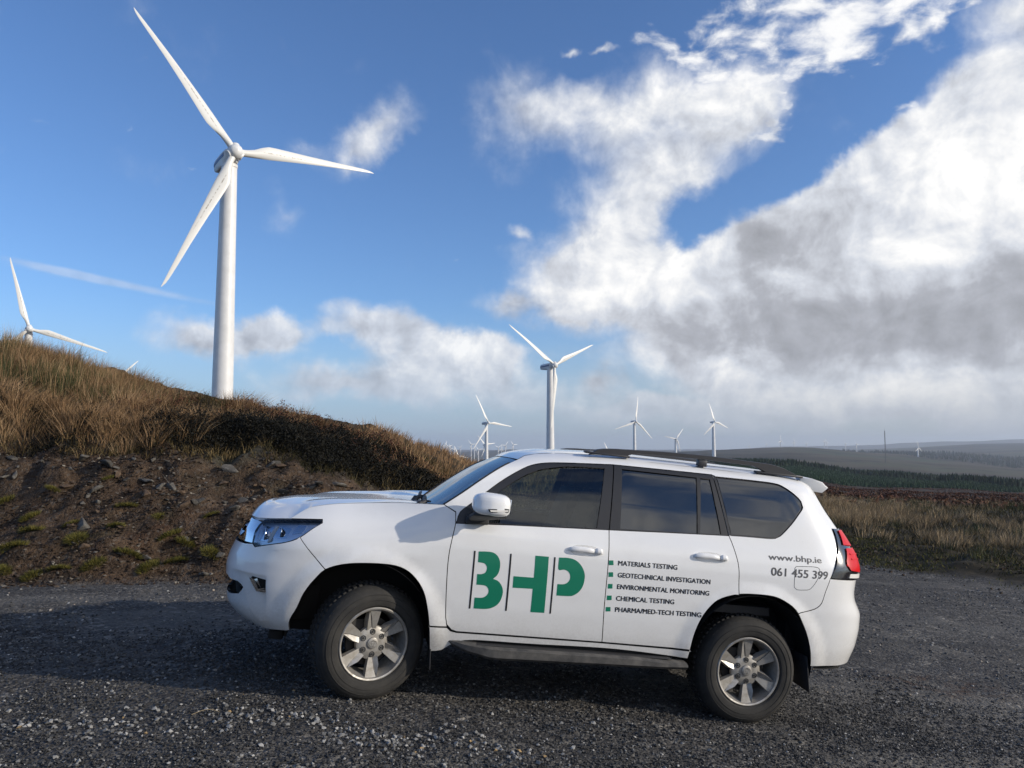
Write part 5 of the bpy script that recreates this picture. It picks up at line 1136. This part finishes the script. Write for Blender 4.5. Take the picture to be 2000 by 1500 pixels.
# dead stalks lying on the gravel
for i,(x0,y0,x1,y1,hh) in enumerate(((-1.97,4.88,-1.82,4.93,.015),(-.35,4.30,-.12,4.36,.02))):
    mb=MB(); pts=[]
    for k in range(9):
        t=k/8; X=x0+(x1-x0)*t; Y=y0+(y1-y0)*t+.02*math.sin(3*t); pts.append((X,Y,float(H(np.array(X),np.array(Y)))+.012+hh*math.sin(math.pi*t)))
    o=mb.tube(pts,.0020,6) and mb.build('dead_stalk',M_STRAW if False else mat('dry_stalk',(.28,.22,.13),.8)); tag(o,('bent pale grass stalk lying on the gravel in front of the front wheel','short pale grass stalk on the gravel below the front door')[i],'stalk','dead stalks on the gravel')
# ================================================================== WIND TURBINES
M_TURB,_n,_b=matn('turbine_paint',col=(.70,.70,.69),rough=.45)
_tc=_n.node('ShaderNodeTexCoord'); _nz=_n.noise(_tc.outputs['Object'],.35,5,.6); _n.l.new(_n.ramp(_nz,[(.3,(.62,.62,.61)),(.7,(.74,.74,.73))]),_b.inputs['Base Color'])
M_BLADE,_n,_b=matn('blade_gelcoat',col=(.72,.71,.68),rough=.4)
_tc=_n.node('ShaderNodeTexCoord'); _s=_n.node('ShaderNodeSeparateXYZ'); _n.l.new(_tc.outputs['Object'],_s.inputs[0])
_g=_n.math('MULTIPLY',_n.mapr(_n.math('ABSOLUTE',_n.math('ADD',_s.outputs[0],_n.math('MULTIPLY',_n.math('SUBTRACT',26.,_s.outputs[2]),.035))),.22,.02),_n.mapr(_n.noise(_tc.outputs['Object'],.9,5,.7),.42,.62)); _g=_n.math('MULTIPLY',_n.math('MULTIPLY',_g,_n.mapr(_s.outputs[2],6,9)),_n.mapr(_s.outputs[2],27,17))
_n.l.new(_n.mix(_g,(.72,.71,.67,1),(.22,.18,.12,1)),_b.inputs['Base Color'])
M_STRIPE=mat('nacelle_stripe_paint',(.03,.06,.17),.4)
def turbine_parts():
    g=MB(); g.lathe([(2.65,0),(2.62,.6),(2.55,8),(2.42,21),(2.42,21.12),(2.30,30),(2.16,42),(2.16,42.12),(2.02,54),(1.92,62.6),(2.05,62.7),(2.05,63.4),(0.01,63.4)],48,'Z'); tw=g.mesh('tower',0,35)
    g=MB(); d=MB(); d.prism([(-.45,-2.62,.3),(.45,-2.62,.3),(.45,-2.62,2.5),(-.45,-2.62,2.5)],(0,.25,0)); door=d.mesh('door',.05)
    prof=[(-2.3,1.5,1.45,1.5),(-1.7,1.85,1.7,1.8),(1.5,1.95,1.85,1.95),(5.,1.9,1.75,1.95),(7.6,1.7,1.3,1.85),(8.1,1.45,1.05,1.6)]   # y, half width, down, up
    for y,wd,dn,up in prof: g.v+=[(-wd,y,-dn*.55),(-wd*.8,y,-dn),(wd*.8,y,-dn),(wd,y,-dn*.55),(wd,y,up*.65),(wd*.75,y,up),(-wd*.75,y,up),(-wd,y,up*.65)]
    for i in range(len(prof)-1):
        for j in range(8): g.f.append([i*8+j,i*8+(j+1)%8,(i+1)*8+(j+1)%8,(i+1)*8+j])
    g.f.append(list(range(7,-1,-1))); g.f.append([(len(prof)-1)*8+j for j in range(8)]); na=g.mesh('nacelle',.12,35)
    st=MB()
    for s in (-1,1): st.add([(s*1.99,-1.4,-.15),(s*1.99,5.,-.1),(s*1.80,7.5,-.05),(s*1.80,7.5,.75),(s*1.99,5.,.75),(s*1.99,-1.4,.75),(s*1.93,-1.4,-.15),(s*1.93,5.,-.1),(s*1.74,7.5,-.05),(s*1.74,7.5,.75),(s*1.93,5.,.75),(s*1.93,-1.4,.75)],[(0,1,4,5),(1,2,3,4),(0,6,7,1),(1,7,8,2),(2,8,9,3),(3,9,10,4),(4,10,11,5),(5,11,6,0)])
    sp=st.mesh('stripe',0)
    u=MB(); u.prism([(-.7,-1.6,-2.4),(.7,-1.6,-2.4),(.7,.2,-2.4),(-.7,.2,-2.4)],(0,0,1.0)); yaw=u.mesh('yaw_box',.1)
    v_=MB(); v_.tube([(0,6.6,1.7),(0,6.6,3.1)],.06,6); v_.tube([(-.5,6.6,3.0),(.5,6.6,3.0)],.05,6); mast=v_.mesh('wind_vane')
    h=MB(); h.lathe([(1.5,1.55),(1.78,1.2),(1.92,.3),(1.85,-.6),(1.55,-1.35),(1.0,-1.85),(.01,-2.05)],32,'Y')
    for k in range(3):
        q=Matrix.Rotation(R(120*k),3,'Y'); kk=len(h.v); h.lathe([(1.02,.6),(1.06,1.95),(1.0,2.1),(.01,2.1)],24,'Z'); h.v[kk:]=[tuple(q@Vector(p)) for p in h.v[kk:]]
    hb=h.mesh('hub',0,40)
    b=MB(); rs=np.concatenate([np.linspace(1.2,9.5,12),np.linspace(11,40,24)]); n=14
    for r in rs:
        ch=float(np.interp(r,[1.2,3,5,7,8.8,10.5,14,20,27,33,37,39.3,40],[1.75,1.75,2.1,2.85,3.3,3.2,2.8,2.15,1.55,1.15,.85,.5,.12])); th=float(np.interp(r,[1.2,3,6,9,14,20,30,40],[1.75,1.7,1.35,.95,.62,.42,.24,.06])); tw_=R(float(np.interp(r,[1,6,10,20,30,40],[18,15,11,5,2,0])))
        le=float(np.interp(r,[1.2,5,9,20,40],[.875,.92,.95,.62,.10])); bend=-.0016*0*r*r
        for j in range(n):
            a=math.tau*j/n; cx=math.cos(a); sx=math.sin(a); f=.5*(1+cx)   # 1 at leading edge
            x=le-ch*(1-f); k=min(1,(r-1.2)/6); thick=(1-k)*1+k*(.55+.9*f-.6*f*f)*(1 if f<1 else 1); y=th*.5*sx*thick
            X=x*math.cos(tw_)-y*math.sin(tw_); Y=x*math.sin(tw_)+y*math.cos(tw_); b.v.append((X,Y+.0022*max(0,r-6)**2*.9,r))
    for i in range(len(rs)-1):
        for j in range(n): b.f.append([i*n+j,i*n+(j+1)%n,(i+1)*n+(j+1)%n,(i+1)*n+j])
    b.f.append(list(range(n))); b.f.append([(len(rs)-1)*n+j for j in range(n)]); bl=b.mesh('blade',0,60)
    for me,m in ((tw,M_TURB),(door,M_STRIPE),(na,M_TURB),(sp,M_STRIPE),(yaw,M_PLAS),(mast,M_PLAS),(hb,M_TURB),(bl,M_BLADE)): me.materials.append(m)
    return tw,door,na,sp,yaw,mast,hb,bl
TP=turbine_parts(); OV=4.4
def turbine(px,py,D,yaw,ph,label,group,tilt=5,s=1.0,tower=None):
    d=pxdir(px,py).normalized(); hub=Vector((0,0,CAMZ))+d*D; Rz=Matrix.Rotation(R(yaw),3,'Z'); ax=hub-Rz@Vector((0,-OV*s,.25*s)); gz=float(H(np.array(ax.x),np.array(ax.y)))-.3*s
    t=empty('wind_turbine',(ax.x,ax.y,gz)); t.rotation_euler=(0,0,R(yaw)); t.scale=(s,s,s); tag(t,label,'wind turbine',group)
    hh=(hub.z-gz)/s-.4
    o=link('tower',TP[0],None,t); fat=1.0 if s>.95 else 1.45; o.scale=(fat,fat,(hh-1.6)/63.4)
    if s>.95: link('door',TP[1],None,o)
    n=link('nacelle',TP[2],None,t,(0,0,hh)); n.rotation_euler=(R(-tilt*.6),0,0); link('stripe',TP[3],None,n); link('yaw_box',TP[4],None,n)
    if s>.95: link('wind_vane',TP[5],None,n)
    h=link('hub',TP[6],None,t,(0,-OV,.4+hh)); h.rotation_euler=(R(-tilt),0,0)
    for k in range(3):
        b=link('blade',TP[7],None,h); b.rotation_euler=(0,R(ph+120*k),0); b.scale=(fat,fat,1)
    return t
GN='wind turbines on the near hilltop'; GM='grey wind turbines in the middle distance behind the car'; GF='tiny white wind turbines on the far left ridge'; GR='tiny wind turbines along the far right ridge'
turbine(459,297,214,37,84,'tall white wind turbine towering over the grassy bank, the biggest in the picture',GN)
turbine(57,642,497,34,105,'white wind turbine half hidden behind the rushes on the left brow of the bank',GN,0)
turbine(203,764,760,34,43,'wind turbine hidden behind the hill except for one white blade tip',GN)
turbine(1083,713,483,37,66,'grey wind turbine rising straight behind the car roof, its lower blade along the tower',GM)
turbine(954,826,990,38,96,'grey wind turbine above the windscreen, left of the larger one behind the roof',GM)
turbine(948,869,2000,34,81,'small dark wind turbine nearly hidden behind the tower above the windscreen',GM,s=.82)
turbine(1242,823,1188,25,12,'grey wind turbine with one blade straight up, above the front roof rail',GM)
turbine(1321,857,2000,19,42,'low wind turbine between two taller ones above the roof rail',GM,s=.86)
turbine(1396,824,1500,28,108,'grey wind turbine above the rear half of the roof rail',GM,s=.92)
turbine(1193,893,1700,28,98,'wind turbine sunk behind the car roof, only a blade tip in sight',GM,s=.9)
turbine(896,891,1900,34,99,'pale grey wind turbine low in the dip left of the windscreen, leaning blade up',GM,s=.7)
fl=[(831.5,883.8,10,3300,0,'leftmost tiny white turbine beyond the end of the bank'),(857.8,885,9,3300,35,'second tiny turbine from the left beyond the bank, short and faint'),(870.5,870,11,4300,20,'tall left one of the tight cluster of tiny white turbines'),(876.5,872.5,11,4100,70,'middle one of the tight cluster of tiny white turbines'),
 (880.5,876,10,3900,100,'lower right one of the tight cluster of tiny white turbines'),(888.5,883,11,3400,0,'bright tiny turbine at the foot of the tight cluster'),(920.8,868,11,4400,85,'tiny white turbine left of a close pair, near the mid grey tower'),(927,875.5,10,3900,30,'faint tiny turbine between two brighter ones left of the grey tower'),
 (935,878.5,11,3700,80,'tiny turbine with wide blades just left of the grey tower'),(973.5,874,10,4000,60,'first tiny turbine to the right of the grey tower above the windscreen'),(980,877.8,9,3800,10,'short tiny turbine second to the right of the grey tower'),(987.5,870,11,4300,40,'tiny turbine third to the right of the grey tower'),(1002.8,868.8,11,4300,85,'tiny turbine last on the right of the group, above the windscreen top'),
 (844,893,5,4700,30,'faintest tiny turbine between the two leftmost ones'),(899,874,7,4700,50,'faint tiny turbine high between the tight cluster and the grey tower')]
for px,py,r,D,ph,lb in fl:
    D*=.66; turbine(px,py,D,34,ph,lb,GF,s=r*D/FPX/40)
fr=[(1463.6,871.5,5,5300,20,'faintest tiny turbine at the left end of the far right ridge'),(1497,867,6,4300,0,'tiny turbine second from the left on the far right ridge'),(1525.4,860.5,11,4300,5,'tallest tiny turbine on the far right ridge with a blade upright'),(1551.5,863,8,4300,0,'tiny turbine just right of the tallest on the far right ridge'),(1575.5,867,7,4300,60,'small tiny turbine fourth along the far right ridge'),
 (1611,862.5,8,4300,40,'left one of the close pair of tiny turbines on the far right ridge'),(1615.5,864.5,7,4600,95,'right one of the close pair of tiny turbines on the far right ridge'),(1652,867,7,4300,75,'faint tiny turbine right of the close pair on the far right ridge'),(1673.6,868.5,8,2600,90,'bright white tiny turbine standing below the far right ridge line'),(1794,874.5,13,2500,0,'bright white turbine alone on the far right slope'),(1636,897,4,2500,30,'speck of a white turbine low over the dark conifers')]
for px,py,r,D,ph,lb in fr: turbine(px,py,D,34,ph,lb,GR,s=r*D/FPX/40)
# lattice mast
d=pxdir(1727.5,837); D=1500; top=Vector((0,0,CAMZ))+d*(D/d.y); bz=float(H(np.array(top.x),np.array(top.y))); hm=top.z-bz
mt=empty('lattice_mast',(top.x,top.y,bz)); tag(mt,'thin grey lattice mast standing alone in the valley on the right','mast')
mb=MB(); leg=[(math.cos(a)*.9,math.sin(a)*.9) for a in (0,2.094,4.189)]; M_MAST=mat('galvanised_steel',(.10,.10,.105),.6,.3)
for x,y in leg: mb.tube([(x,y,0),(x*.7,y*.7,hm*.93)],.22,6)
n=int(hm/2.5)
for i in range(n):
    z0=hm*.93*i/n;z1=hm*.93*(i+1)/n; k0=1-.3*i/n;k1=1-.3*(i+1)/n
    for j in range(3): a=leg[j];b=leg[(j+1)%3]; mb.tube([(a[0]*k0,a[1]*k0,z0),(b[0]*k1,b[1]*k1,z1)],.10,4,False)
mb.build('lattice',M_MAST,mt,smooth=0); mb=MB(); mb.tube([(0,0,hm*.93),(0,0,hm)],.14,6); mb.build('aerial',M_MAST,mt)
# ================================================================== HAZE
g=MB(); g.box((0,6000,-30),(25600,13600,600)); hz_=g.build('haze',None,None,smooth=0)
zlo=float(VV[:,2].min())-1.; zhi=max(150.,float(VV[:,2].max())+3)
for v in hz_.data.vertices: v.co.z=zlo if v.co.z<0 else zhi
mh=bpy.data.materials.new('haze'); mh.use_nodes=True; nt=NT(mh.node_tree); nt.n.clear(); pv=nt.node('ShaderNodeVolumePrincipled'); pv.inputs['Color'].default_value=(.80,.88,1.,1); pv.inputs['Density'].default_value=HAZE; pv.inputs['Anisotropy'].default_value=.2
ou=nt.node('ShaderNodeOutputMaterial'); nt.l.new(pv.outputs[0],ou.inputs['Volume']); hz_.data.materials.append(mh); hz_['kind']='stuff'
print('haze z',zlo,zhi)
